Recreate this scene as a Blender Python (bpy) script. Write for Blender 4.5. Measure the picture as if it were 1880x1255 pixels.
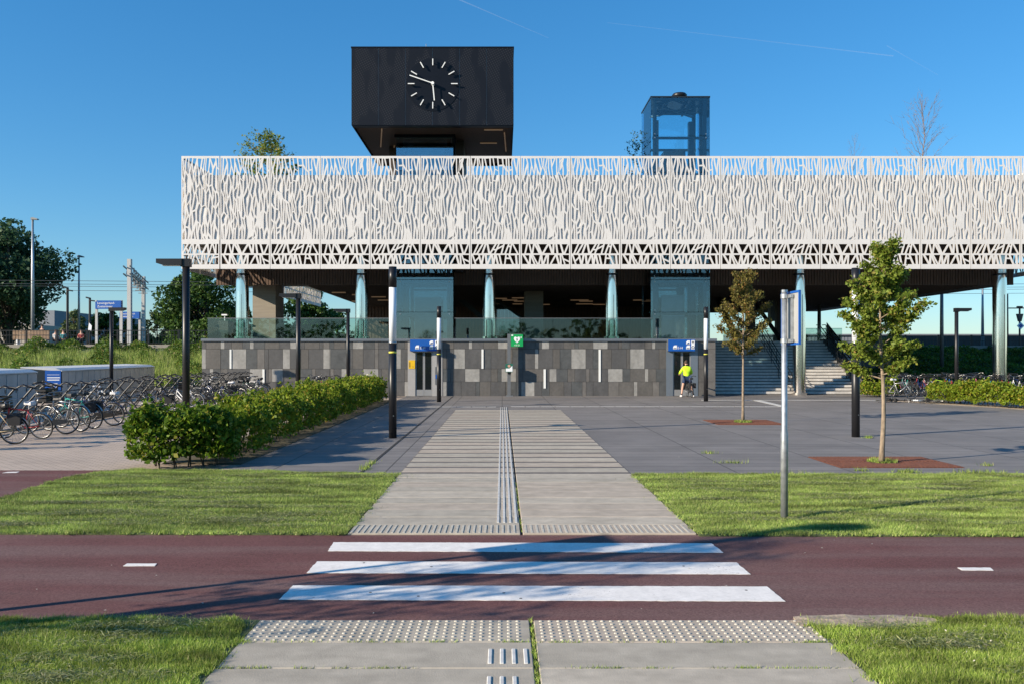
import bpy, math, random
import numpy as np
from mathutils import Vector, Matrix
from mathutils.geometry import tessellate_polygon
R = math.radians
scene = bpy.context.scene
for o in list(bpy.data.objects):
    bpy.data.objects.remove(o)
C = scene.collection

# ------------------------------------------------------------ camera, sky, sun, exposure
F = 1560.0; VX, VY = 922.0, 654.0; CAMZ = 2.0
cam = bpy.data.objects.new('camera', bpy.data.cameras.new('camera'))
C.objects.link(cam); scene.camera = cam
cam.location = (0, 0, CAMZ); cam.rotation_euler = (R(90), 0, 0)
cam.data.sensor_width = 36.0; cam.data.lens = 36.0 * F / 1880.0
cam.data.shift_x = (940 - VX) / 1880.0; cam.data.shift_y = (VY - 627.5) / 1880.0
cam.data.clip_start = 0.1; cam.data.clip_end = 9000

SUN_EL = 21.5
SHX, SHY = math.cos(R(26.5)), math.sin(R(26.5))       # shadows run to +x, +y
world = bpy.data.worlds.new('World'); scene.world = world; world.use_nodes = True
wn = world.node_tree.nodes; bg = wn['Background']
sky = wn.new('ShaderNodeTexSky'); sky.sky_type = 'NISHITA'; sky.sun_disc = False
sky.sun_elevation = R(SUN_EL); sky.sun_rotation = math.atan2(-SHX, -SHY)
sky.altitude = 0; sky.air_density = 1.2; sky.dust_density = 0.0; sky.ozone_density = 6.5
hsv = wn.new('ShaderNodeHueSaturation'); hsv.inputs['Saturation'].default_value = 1.3; hsv.inputs['Hue'].default_value = 0.499
gam = wn.new('ShaderNodeGamma'); gam.inputs[1].default_value = 0.75   # softer tone curve, as in the picture
tint = wn.new('ShaderNodeMix'); tint.data_type = 'RGBA'; tint.blend_type = 'MULTIPLY'; tint.inputs[0].default_value = 1.0; tint.inputs[7].default_value = (0.78, 0.93, 1.02, 1)   # the picture's cool white balance
world.node_tree.links.new(sky.outputs[0], gam.inputs[0]); world.node_tree.links.new(gam.outputs[0], hsv.inputs['Color']); world.node_tree.links.new(hsv.outputs[0], tint.inputs[6]); world.node_tree.links.new(tint.outputs[2], bg.inputs[0]); bg.inputs[1].default_value = 0.147
sun = bpy.data.objects.new('sun', bpy.data.lights.new('sun', 'SUN')); C.objects.link(sun)
sun.data.energy = 5.0; sun.data.angle = R(0.53); sun.data.color = (1.0, 0.875, 0.7)
sdir = Vector((SHX * math.cos(R(SUN_EL)), SHY * math.cos(R(SUN_EL)), -math.sin(R(SUN_EL))))
sun.rotation_euler = sdir.to_track_quat('-Z', 'Y').to_euler(); sun.location = (-40, -20, 30)
vs = scene.view_settings
vs.view_transform = 'Standard'; vs.look = 'None'; vs.exposure = 0.7; vs.gamma = 1.0; vs.use_curve_mapping = False
cy = scene.cycles
cy.max_bounces = 7; cy.diffuse_bounces = 3; cy.glossy_bounces = 4; cy.transmission_bounces = 4
cy.transparent_max_bounces = 14; cy.caustics_reflective = False; cy.caustics_refractive = False

def at(px, py, D):
    return Vector(((px - VX) * D / F, D, CAMZ - (py - VY) * D / F))
def gr(px, py):
    D = F * CAMZ / (py - VY)
    return Vector(((px - VX) * D / F, D, 0))

# ------------------------------------------------------------ materials
MATS = {}
def nt(name):
    m = bpy.data.materials.new(name); m.use_nodes = True; MATS[name] = m
    t = m.node_tree; return m, t, t.nodes['Principled BSDF'], t.links.new
def c4(c): return (c[0], c[1], c[2], 1)
def mat(name, col, rough=0.6, metal=0.0, var=0.12, scale=3.0, detail=4, bump=0.0, bscale=60.0, var2=0.0, scale2=0.3, spec=None, emit=None, stretch=None):
    m, t, b, L = nt(name)
    tc = t.nodes.new('ShaderNodeNewGeometry')
    vec = tc.outputs['Position']
    if stretch:
        mp = t.nodes.new('ShaderNodeMapping'); mp.inputs['Scale'].default_value = stretch
        L(vec, mp.inputs[0]); vec = mp.outputs[0]
    n = t.nodes.new('ShaderNodeTexNoise'); n.inputs['Scale'].default_value = scale; n.inputs['Detail'].default_value = detail
    L(vec, n.inputs['Vector'])
    mx = t.nodes.new('ShaderNodeMix'); mx.data_type = 'RGBA'
    rmp = t.nodes.new('ShaderNodeMapRange'); rmp.inputs[1].default_value = 0.3; rmp.inputs[2].default_value = 0.7
    L(n.outputs[0], rmp.inputs[0]); L(rmp.outputs[0], mx.inputs[0])
    mx.inputs[6].default_value = c4([c * (1 - var) for c in col]); mx.inputs[7].default_value = c4([min(1, c * (1 + var)) for c in col])
    out = mx.outputs[2]
    if var2:
        n2 = t.nodes.new('ShaderNodeTexNoise'); n2.inputs['Scale'].default_value = scale2; n2.inputs['Detail'].default_value = 5
        L(tc.outputs['Position'], n2.inputs['Vector'])
        r2 = t.nodes.new('ShaderNodeMapRange'); r2.inputs[1].default_value = 0.3; r2.inputs[2].default_value = 0.7
        r2.inputs[3].default_value = 1 - var2; r2.inputs[4].default_value = 1 + var2
        L(n2.outputs[0], r2.inputs[0])
        hs = t.nodes.new('ShaderNodeHueSaturation'); L(out, hs.inputs['Color']); L(r2.outputs[0], hs.inputs['Value'])
        out = hs.outputs[0]
    L(out, b.inputs['Base Color'])
    b.inputs['Roughness'].default_value = rough; b.inputs['Metallic'].default_value = metal
    if spec is not None: b.inputs['Specular IOR Level'].default_value = spec
    if emit:
        b.inputs['Emission Color'].default_value = c4(emit[0]); b.inputs['Emission Strength'].default_value = emit[1]
    if bump:
        nb = t.nodes.new('ShaderNodeTexNoise'); nb.inputs['Scale'].default_value = bscale; nb.inputs['Detail'].default_value = 3
        L(tc.outputs['Position'], nb.inputs['Vector'])
        bp = t.nodes.new('ShaderNodeBump'); bp.inputs['Strength'].default_value = bump; bp.inputs['Distance'].default_value = 0.01
        L(nb.outputs[0], bp.inputs['Height']); L(bp.outputs[0], b.inputs['Normal'])
    return m

def leafmat(name, a, b2, trans=0.35, patch=0.0, pscale=1.0, dry=None, pst=(1, 1, 1)):
    m, t, b, L = nt(name)
    g = t.nodes.new('ShaderNodeNewGeometry')
    cr = t.nodes.new('ShaderNodeValToRGB')
    cr.color_ramp.elements[0].color = c4(a); cr.color_ramp.elements[1].color = c4(b2)
    if dry:
        e = cr.color_ramp.elements.new(0.84); e.color = c4(b2); cr.color_ramp.elements[2].color = c4(dry)
    L(g.outputs['Random Per Island'], cr.inputs[0])
    col = cr.outputs[0]
    if patch:
        n = t.nodes.new('ShaderNodeTexNoise'); n.inputs['Scale'].default_value = pscale; n.inputs['Detail'].default_value = 4
        mpp = t.nodes.new('ShaderNodeMapping'); mpp.inputs['Scale'].default_value = pst; L(g.outputs['Position'], mpp.inputs[0]); L(mpp.outputs[0], n.inputs['Vector'])
        r = t.nodes.new('ShaderNodeMapRange'); r.inputs[1].default_value = 0.32; r.inputs[2].default_value = 0.68
        r.inputs[3].default_value = 1 - patch; r.inputs[4].default_value = 1 + patch
        L(n.outputs[0], r.inputs[0])
        h = t.nodes.new('ShaderNodeHueSaturation'); L(col, h.inputs['Color']); L(r.outputs[0], h.inputs['Value']); col = h.outputs[0]
    L(col, b.inputs['Base Color']); b.inputs['Roughness'].default_value = 0.55; b.inputs['Specular IOR Level'].default_value = 0.25
    tr = t.nodes.new('ShaderNodeBsdfTranslucent'); L(col, tr.inputs[0])
    ms = t.nodes.new('ShaderNodeMixShader'); ms.inputs[0].default_value = trans
    out = t.nodes['Material Output']
    L(b.outputs[0], ms.inputs[1]); L(tr.outputs[0], ms.inputs[2]); L(ms.outputs[0], out.inputs[0])
    return m

def glassmat(name, tint, refl=0.14, rough=0.02):
    m, t, b, L = nt(name)
    t.nodes.remove(b)
    tr = t.nodes.new('ShaderNodeBsdfTransparent'); tr.inputs[0].default_value = c4(tint)
    gl = t.nodes.new('ShaderNodeBsdfGlossy'); gl.inputs['Roughness'].default_value = rough; gl.inputs[0].default_value = (0.9, 0.95, 1, 1)
    fr = t.nodes.new('ShaderNodeFresnel'); fr.inputs[0].default_value = 1.5
    ad = t.nodes.new('ShaderNodeMath'); ad.operation = 'ADD'; ad.inputs[1].default_value = refl; ad.use_clamp = True
    L(fr.outputs[0], ad.inputs[0])
    ms = t.nodes.new('ShaderNodeMixShader'); L(ad.outputs[0], ms.inputs[0]); L(tr.outputs[0], ms.inputs[1]); L(gl.outputs[0], ms.inputs[2])
    L(ms.outputs[0], t.nodes['Material Output'].inputs[0])
    return m

def brickmat(name, c1, c2, mortar, bw, bh, ms, rough=0.8, off=0.5, var=0.15, nscale=0.5, bump=0.3, rot=0.0, mix_b=0.0):
    m, t, b, L = nt(name)
    g = t.nodes.new('ShaderNodeNewGeometry')
    mp = t.nodes.new('ShaderNodeMapping'); mp.inputs['Rotation'].default_value = (0, 0, rot); L(g.outputs['Position'], mp.inputs[0])
    br = t.nodes.new('ShaderNodeTexBrick'); L(mp.outputs[0], br.inputs['Vector'])
    br.inputs['Color1'].default_value = c4(c1); br.inputs['Color2'].default_value = c4(c2); br.inputs['Mortar'].default_value = c4(mortar)
    br.inputs['Scale'].default_value = 1.0; br.inputs['Brick Width'].default_value = bw; br.inputs['Row Height'].default_value = bh
    br.inputs['Mortar Size'].default_value = ms; br.inputs['Mortar Smooth'].default_value = 0.1; br.offset = off; br.inputs['Bias'].default_value = mix_b
    n = t.nodes.new('ShaderNodeTexNoise'); n.inputs['Scale'].default_value = nscale; n.inputs['Detail'].default_value = 8; n.inputs['Roughness'].default_value = 0.65
    L(g.outputs['Position'], n.inputs['Vector'])
    r = t.nodes.new('ShaderNodeMapRange'); r.inputs[1].default_value = 0.3; r.inputs[2].default_value = 0.7; r.inputs[3].default_value = 1 - var; r.inputs[4].default_value = 1 + var
    L(n.outputs[0], r.inputs[0])
    h = t.nodes.new('ShaderNodeHueSaturation'); L(br.outputs[0], h.inputs['Color']); L(r.outputs[0], h.inputs['Value'])
    L(h.outputs[0], b.inputs['Base Color']); b.inputs['Roughness'].default_value = rough; b.inputs['Specular IOR Level'].default_value = 0.25
    bp = t.nodes.new('ShaderNodeBump'); bp.inputs['Strength'].default_value = bump; bp.inputs['Distance'].default_value = 0.01; bp.invert = True
    L(br.outputs['Fac'], bp.inputs['Height']); L(bp.outputs[0], b.inputs['Normal'])
    return m

# ground
mat('soil', (0.09, 0.075, 0.045), 0.95, var=0.35, scale=6, bump=0.5, bscale=40)
mat('dirt', (0.36, 0.28, 0.2), 0.95, var=0.3, scale=14, bump=0.8, bscale=50)
mat('turf', (0.08, 0.1, 0.035), 0.95, var=0.35, scale=3, bump=0.5, bscale=60)
mat('far_ground', (0.06, 0.09, 0.03), 0.95, var=0.3, scale=0.05)
mat('red_asphalt', (0.15, 0.066, 0.061), 0.9, spec=0.2, var=0.22, scale=90, detail=6, bump=0.6, bscale=180, var2=0.16, scale2=0.7)
mat('road_paint', (0.78, 0.74, 0.69), 0.8, spec=0.15, var=0.08, scale=7, detail=8, var2=0.06, scale2=30)
mat('concrete', (0.4, 0.355, 0.285), 0.85, spec=0.25, var=0.13, scale=1.6, detail=8, bump=0.25, bscale=90, var2=0.1, scale2=7, stretch=(1, 3, 1))
mat('concrete_warm', (0.43, 0.365, 0.29), 0.85, spec=0.25, var=0.13, scale=1.9, detail=8, bump=0.25, bscale=90, var2=0.1, scale2=6, stretch=(1, 3, 1))
mat('concrete_pale', (0.455, 0.4, 0.32), 0.85, spec=0.25, var=0.14, scale=1.4, detail=8, bump=0.25, bscale=90, var2=0.1, scale2=8, stretch=(1, 3, 1))
mat('rib_white', (0.56, 0.55, 0.52), 0.7, var=0.12, scale=12)
mat('stud_cream', (0.5, 0.46, 0.38), 0.75, var=0.15, scale=20)
mat('dark_plank', (0.13, 0.115, 0.105), 0.8, var=0.2, scale=8)
def worn_paint():
    m = MATS['road_paint']; t = m.node_tree; L = t.links.new; b = t.nodes['Principled BSDF']
    src = b.inputs['Base Color'].links[0].from_socket
    g = t.nodes.new('ShaderNodeNewGeometry')
    n = t.nodes.new('ShaderNodeTexNoise'); n.inputs['Scale'].default_value = 34; n.inputs['Detail'].default_value = 9; n.inputs['Roughness'].default_value = .72; L(g.outputs['Position'], n.inputs[0])
    n2 = t.nodes.new('ShaderNodeTexNoise'); n2.inputs['Scale'].default_value = 1.6; n2.inputs['Detail'].default_value = 4; L(g.outputs['Position'], n2.inputs[0])
    a = t.nodes.new('ShaderNodeMath'); a.operation = 'MULTIPLY_ADD'; a.inputs[1].default_value = .45; L(n2.outputs[0], a.inputs[0]); L(n.outputs[0], a.inputs[2])
    r = t.nodes.new('ShaderNodeMapRange'); r.inputs[1].default_value = .86; r.inputs[2].default_value = .93; r.inputs[4].default_value = .75; L(a.outputs[0], r.inputs[0])
    mx = t.nodes.new('ShaderNodeMix'); mx.data_type = 'RGBA'; L(r.outputs[0], mx.inputs[0]); L(src, mx.inputs[6]); mx.inputs[7].default_value = (.2, .15, .14, 1)
    L(mx.outputs[2], b.inputs['Base Color'])
worn_paint()
def patchy_asphalt():
    m = MATS['red_asphalt']; t = m.node_tree; L = t.links.new; b = t.nodes['Principled BSDF']
    src = b.inputs['Base Color'].links[0].from_socket
    g = t.nodes.new('ShaderNodeNewGeometry'); mp = t.nodes.new('ShaderNodeMapping'); mp.inputs['Scale'].default_value = (.16, 1.5, 1); L(g.outputs['Position'], mp.inputs[0])
    n = t.nodes.new('ShaderNodeTexNoise'); n.inputs['Scale'].default_value = 1.4; n.inputs['Detail'].default_value = 6; L(mp.outputs[0], n.inputs[0])
    r = t.nodes.new('ShaderNodeMapRange'); r.inputs[1].default_value = .38; r.inputs[2].default_value = .64; r.inputs[4].default_value = .85; L(n.outputs[0], r.inputs[0])
    mx = t.nodes.new('ShaderNodeMix'); mx.data_type = 'RGBA'; L(r.outputs[0], mx.inputs[0]); L(src, mx.inputs[6]); mx.inputs[7].default_value = (.185, .115, .105, 1)
    v = t.nodes.new('ShaderNodeTexVoronoi'); v.inputs['Scale'].default_value = 70; L(g.outputs['Position'], v.inputs['Vector'])
    r2 = t.nodes.new('ShaderNodeMapRange'); r2.inputs[1].default_value = .0; r2.inputs[2].default_value = 1.0; r2.inputs[3].default_value = .72; r2.inputs[4].default_value = 1.28; L(v.outputs['Color'], r2.inputs[0])
    h = t.nodes.new('ShaderNodeHueSaturation'); L(mx.outputs[2], h.inputs['Color']); L(r2.outputs[0], h.inputs['Value']); L(h.outputs[0], b.inputs['Base Color'])
patchy_asphalt()
brickmat('plaza_slab', (0.218, 0.202, 0.19), (0.186, 0.173, 0.165), (0.075, 0.071, 0.066), 2.03, 0.5, 0.013, 0.75, 0.0, var=0.18, nscale=0.7)
brickmat('pink_brick', (0.54, 0.43, 0.345), (0.46, 0.37, 0.3), (0.28, 0.235, 0.19), 0.21, 0.105, 0.012, 0.85, 0.5, var=0.16, nscale=0.35, bump=0.5)
mat('joint_weed', (0.09, 0.11, 0.035), 0.95, var=0.4, scale=25)
mat('rust_steel', (0.15, 0.055, 0.032), 0.85, 0.2, var=0.35, scale=18)
# building
mat('white_panel', (0.68, 0.655, 0.63), 0.55, var=0.04, scale=1.2, var2=0.03, scale2=6)
mat('panel_edge', (0.66, 0.58, 0.5), 0.6, var=0.05)
mat('white_backing', (0.7, 0.68, 0.655), 0.6, var=0.04, scale=2)
mat('tile_dark', (0.087, 0.084, 0.082), 0.55, var=0.16, scale=2.5, detail=7, bump=0.12, bscale=50, var2=0.1, scale2=9, stretch=(1, 1, .4))
mat('tile_slate', (0.083, 0.085, 0.084), 0.5, var=0.18, scale=3.2, detail=7, bump=0.12, bscale=50, var2=0.1, scale2=9)
mat('tile_brown', (0.107, 0.099, 0.09), 0.6, var=0.16, scale=2.5, detail=7, bump=0.12, bscale=50, var2=0.12, scale2=8, stretch=(1, 1, .4))
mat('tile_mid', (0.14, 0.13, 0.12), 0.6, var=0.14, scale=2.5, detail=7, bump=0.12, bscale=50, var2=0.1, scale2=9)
mat('tile_light', (0.29, 0.28, 0.26), 0.6, var=0.16, scale=2.6, detail=8, bump=0.12, bscale=50, var2=0.12, scale2=7, stretch=(1, 1, .5))
mat('light_strip', (0.78, 0.78, 0.75), 0.35, var=0.02)
mat('joint_black', (0.02, 0.02, 0.02), 0.9, var=0.1)
mat('coping_grey', (0.2, 0.215, 0.235), 0.4, 0.5, var=0.06, scale=1.5)
mat('wood_dark', (0.05, 0.035, 0.027), 0.6, var=0.3, scale=4, stretch=(6, 6, .5))
mat('wood_brown', (0.12, 0.072, 0.048), 0.6, var=0.3, scale=4, stretch=(6, 6, .5))
mat('soffit_brown', (0.06, 0.045, 0.035), 0.6, var=0.2, scale=3)
mat('pylon_concrete', (0.3, 0.26, 0.21), 0.8, var=0.1, scale=1.5, stretch=(.5, .5, 8))
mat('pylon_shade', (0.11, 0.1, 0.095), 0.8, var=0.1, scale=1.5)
mat('deck_grey', (0.16, 0.155, 0.15), 0.8, var=0.12)
mat('chrome', (0.93, 0.86, 0.8), 0.12, 1.0, var=0.03, scale=1.2)
mat('chrome_band', (0.06, 0.06, 0.065), 0.3, 0.8, var=0.05)
mat('steel_dark', (0.035, 0.045, 0.052), 0.4, 0.6, var=0.1)
mat('steel_grey', (0.22, 0.22, 0.22), 0.45, 0.6, var=0.08)
mat('door_grey', (0.3, 0.3, 0.3), 0.45, 0.3, var=0.05)
mat('portal_light', (0.36, 0.35, 0.34), 0.5, 0.1, var=0.05)
mat('portal_blue', (0.17, 0.2, 0.235), 0.4, 0.3, var=0.05)
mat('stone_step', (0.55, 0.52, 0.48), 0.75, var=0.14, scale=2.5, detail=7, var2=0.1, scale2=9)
glassmat('lift_glass', (0.66, 0.8, 0.84), 0.1)
glassmat('rail_glass', (0.7, 0.82, 0.8), 0.02)
glassmat('tower_glass', (0.84, 0.96, 0.99), 0.05)
glassmat('upper_glass', (0.75, 0.9, 0.95), 0.2)
m, t, b, L = nt('door_glass')
b.inputs['Base Color'].default_value = (0.01, 0.013, 0.015, 1); b.inputs['Roughness'].default_value = 0.04
mat('warm_lamp', (0.5, 0.36, 0.24), 0.5, emit=((1.0, 0.62, 0.34), 0.05), var=0.01)
mat('blue_board', (0.05, 0.09, 0.14), 0.5, var=0.1)
# clock box: black sheet metal with punched dimples, their glint painted as lighter dots
m, t, b, L = nt('black_perforated')
g = t.nodes.new('ShaderNodeNewGeometry')
mp = t.nodes.new('ShaderNodeMapping'); mp.inputs['Rotation'].default_value = (0, R(28), 0); mp.inputs['Scale'].default_value = (9.5, 9.5, 9.5)
L(g.outputs['Position'], mp.inputs[0])
fl = t.nodes.new('ShaderNodeVectorMath'); fl.operation = 'FRACTION'; L(mp.outputs[0], fl.inputs[0])
sb = t.nodes.new('ShaderNodeVectorMath'); sb.operation = 'SUBTRACT'; sb.inputs[1].default_value = (0.5, 0.5, 0.5); L(fl.outputs[0], sb.inputs[0])
ml = t.nodes.new('ShaderNodeVectorMath'); ml.operation = 'MULTIPLY'; ml.inputs[1].default_value = (1, 0, 1); L(sb.outputs[0], ml.inputs[0])
ln = t.nodes.new('ShaderNodeVectorMath'); ln.operation = 'LENGTH'; L(ml.outputs[0], ln.inputs[0])
lt = t.nodes.new('ShaderNodeMath'); lt.operation = 'LESS_THAN'; lt.inputs[1].default_value = 0.27; L(ln.outputs['Value'], lt.inputs[0])
m2 = t.nodes.new('ShaderNodeMapping'); m2.inputs['Rotation'].default_value = (0, R(28), 0); m2.inputs['Scale'].default_value = (1.5, 1, 0.5); L(g.outputs['Position'], m2.inputs[0])
ns = t.nodes.new('ShaderNodeTexNoise'); ns.inputs['Scale'].default_value = 1.1; ns.inputs['Detail'].default_value = 1; L(m2.outputs[0], ns.inputs[0])
gt = t.nodes.new('ShaderNodeMapRange'); gt.inputs[1].default_value = 0.44; gt.inputs[2].default_value = 0.5; L(ns.outputs[0], gt.inputs[0])
# no dimples behind the clock face
vs_ = t.nodes.new('ShaderNodeVectorMath'); vs_.operation = 'DISTANCE'
cc = at(795, 156, 41.8); vs_.inputs[1].default_value = cc; L(g.outputs['Position'], vs_.inputs[0])
fg = t.nodes.new('ShaderNodeMath'); fg.operation = 'GREATER_THAN'; fg.inputs[1].default_value = 1.32; L(vs_.outputs['Value'], fg.inputs[0])
mu = t.nodes.new('ShaderNodeMath'); mu.operation = 'MULTIPLY'; L(lt.outputs[0], mu.inputs[0]); L(gt.outputs[0], mu.inputs[1])
mu2 = t.nodes.new('ShaderNodeMath'); mu2.operation = 'MULTIPLY'; L(mu.outputs[0], mu2.inputs[0]); L(fg.outputs[0], mu2.inputs[1])
mx = t.nodes.new('ShaderNodeMix'); mx.data_type = 'RGBA'; L(mu2.outputs[0], mx.inputs[0])
mx.inputs[6].default_value = (0.008, 0.0095, 0.0145, 1); mx.inputs[7].default_value = (0.03, 0.031, 0.036, 1)
L(mx.outputs[2], b.inputs['Base Color']); b.inputs['Roughness'].default_value = 0.42; b.inputs['Specular IOR Level'].default_value = 0.2
mat('black_sheet', (0.006, 0.0075, 0.012), 0.4, var=0.05, spec=0.2)
mat('clock_white', (0.85, 0.86, 0.84), 0.4, var=0.01)
# furniture
mat('black_paint', (0.012, 0.012, 0.014), 0.38, 0.0, var=0.1, spec=0.4)
mat('lamp_frost', (0.78, 0.8, 0.83), 0.22, var=0.02)
mat('yellow_tape', (0.62, 0.58, 0.08), 0.5, var=0.05)
mat('galvanised', (0.4, 0.42, 0.43), 0.42, 0.65, var=0.22, scale=14, detail=6)
mat('sign_blue', (0.008, 0.09, 0.38), 0.4, var=0.03)
mat('sign_grey', (0.42, 0.42, 0.41), 0.5, 0.2, var=0.04)
mat('sign_white', (0.82, 0.83, 0.84), 0.45, var=0.01)
mat('sign_green', (0.005, 0.32, 0.08), 0.4, var=0.03)
mat('sign_deep_green', (0.02, 0.13, 0.09), 0.4, var=0.05)
mat('sign_yellow', (0.75, 0.45, 0.01), 0.45, var=0.05)
mat('print_black', (0.02, 0.02, 0.025), 0.5, var=0.01)
mat('skin_tone', (0.55, 0.31, 0.22), 0.5, var=0.06, scale=20)
mat('hair_brown', (0.05, 0.028, 0.017), 0.7, var=0.2, scale=40)
mat('neon_cloth', (0.55, 0.85, 0.02), 0.7, var=0.08, scale=9)
mat('navy_cloth', (0.015, 0.035, 0.09), 0.8, var=0.1, scale=9)
mat('white_shoe', (0.7, 0.68, 0.68), 0.6, var=0.05)
mat('dark_cloth', (0.02, 0.02, 0.022), 0.85, var=0.1)
mat('light_cloth', (0.5, 0.5, 0.5), 0.85, var=0.1)
mat('teal_cloth', (0.05, 0.25, 0.27), 0.85, var=0.1)
mat('red_cloth', (0.35, 0.05, 0.05), 0.85, var=0.1)
mat('tyre', (0.014, 0.014, 0.014), 0.8, var=0.1)
mat('alloy', (0.42, 0.42, 0.42), 0.35, 0.9, var=0.08)
mat('saddle_black', (0.015, 0.014, 0.014), 0.5, var=0.1)
mat('saddle_pale', (0.6, 0.58, 0.58), 0.6, var=0.05)
BIKE = {'black': (0.013, 0.013, 0.014), 'silver': (0.5, 0.5, 0.51), 'dark green': (0.015, 0.05, 0.03), 'navy': (0.015, 0.03, 0.11), 'red': (0.32, 0.02, 0.025),
        'white': (0.7, 0.7, 0.7), 'teal': (0.02, 0.28, 0.25), 'cream': (0.55, 0.43, 0.25), 'grey': (0.13, 0.135, 0.14), 'pink': (0.65, 0.1, 0.25), 'lime': (0.35, 0.6, 0.05), 'blue': (0.03, 0.13, 0.4)}
for k, c in BIKE.items():
    mat('bike_' + k.replace(' ', '_'), c, 0.3, 0.35 if k == 'silver' else 0.0, var=0.05)
mat('locker_grey', (0.47, 0.46, 0.45), 0.6, var=0.06, scale=2, var2=0.05, scale2=1)
mat('locker_top', (0.6, 0.6, 0.6), 0.5, var=0.05)
mat('bark', (0.26, 0.2, 0.14), 0.9, var=0.35, scale=25, bump=0.5, bscale=60, stretch=(1, 1, .3))
mat('bark_dark', (0.07, 0.055, 0.04), 0.9, var=0.3, scale=10)
mat('twig_grey', (0.2, 0.16, 0.14), 0.9, var=0.2, scale=10)
mat('far_wall', (0.4, 0.36, 0.31), 0.8, var=0.05)
mat('far_wall_grey', (0.2, 0.22, 0.25), 0.8, var=0.05)
mat('bench_wood', (0.27, 0.17, 0.1), 0.7, var=0.2, scale=8)
mat('platform_edge', (0.26, 0.24, 0.21), 0.8, var=0.1)
mat('wire', (0.05, 0.055, 0.06), 0.5, var=0.05)
leafmat('grass_blade', (0.14, 0.21, 0.04), (0.38, 0.48, 0.12), 0.3, patch=0.55, pscale=1.5, dry=(0.48, 0.42, 0.22), pst=(.7, 2.4, 1))
leafmat('grass_lush', (0.13, 0.2, 0.03), (0.38, 0.49, 0.09), 0.3, patch=0.5, pscale=2.4, dry=(0.55, 0.48, 0.26), pst=(.8, 1.6, 1))
leafmat('clipping', (0.12, 0.15, 0.05), (0.34, 0.36, 0.15), 0.2, dry=(0.45, 0.4, 0.24))
leafmat('hedge_leaf', (0.04, 0.09, 0.008), (0.17, 0.27, 0.02), 0.4, dry=(0.32, 0.3, 0.05))
leafmat('hedge_leaf_bright', (0.08, 0.14, 0.01), (0.28, 0.36, 0.03), 0.42, dry=(0.42, 0.28, 0.05))
leafmat('maple_leaf', (0.09, 0.14, 0.015), (0.27, 0.34, 0.05), 0.42, dry=(0.38, 0.26, 0.08))
leafmat('rusty_leaf', (0.09, 0.09, 0.02), (0.24, 0.2, 0.05), 0.4, dry=(0.32, 0.15, 0.055))
leafmat('far_leaf', (0.035, 0.08, 0.02), (0.1, 0.18, 0.035), 0.3)
leafmat('far_leaf_blue', (0.025, 0.065, 0.035), (0.07, 0.135, 0.055), 0.3)
leafmat('far_leaf_pale', (0.07, 0.11, 0.04), (0.16, 0.2, 0.08), 0.3)
leafmat('weed_leaf', (0.035, 0.09, 0.012), (0.13, 0.21, 0.025), 0.35, patch=0.4, pscale=0.4, dry=(0.26, 0.2, 0.06))
m, t, b, L = nt('vapour')
t.nodes.remove(b)
df = t.nodes.new('ShaderNodeBsdfDiffuse'); df.inputs[0].default_value = (0.9, 0.9, 0.9, 1)
tp = t.nodes.new('ShaderNodeBsdfTransparent'); ms_ = t.nodes.new('ShaderNodeMixShader'); ms_.inputs[0].default_value = 0.045
L(tp.outputs[0], ms_.inputs[1]); L(df.outputs[0], ms_.inputs[2]); L(ms_.outputs[0], t.nodes['Material Output'].inputs[0])

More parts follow.
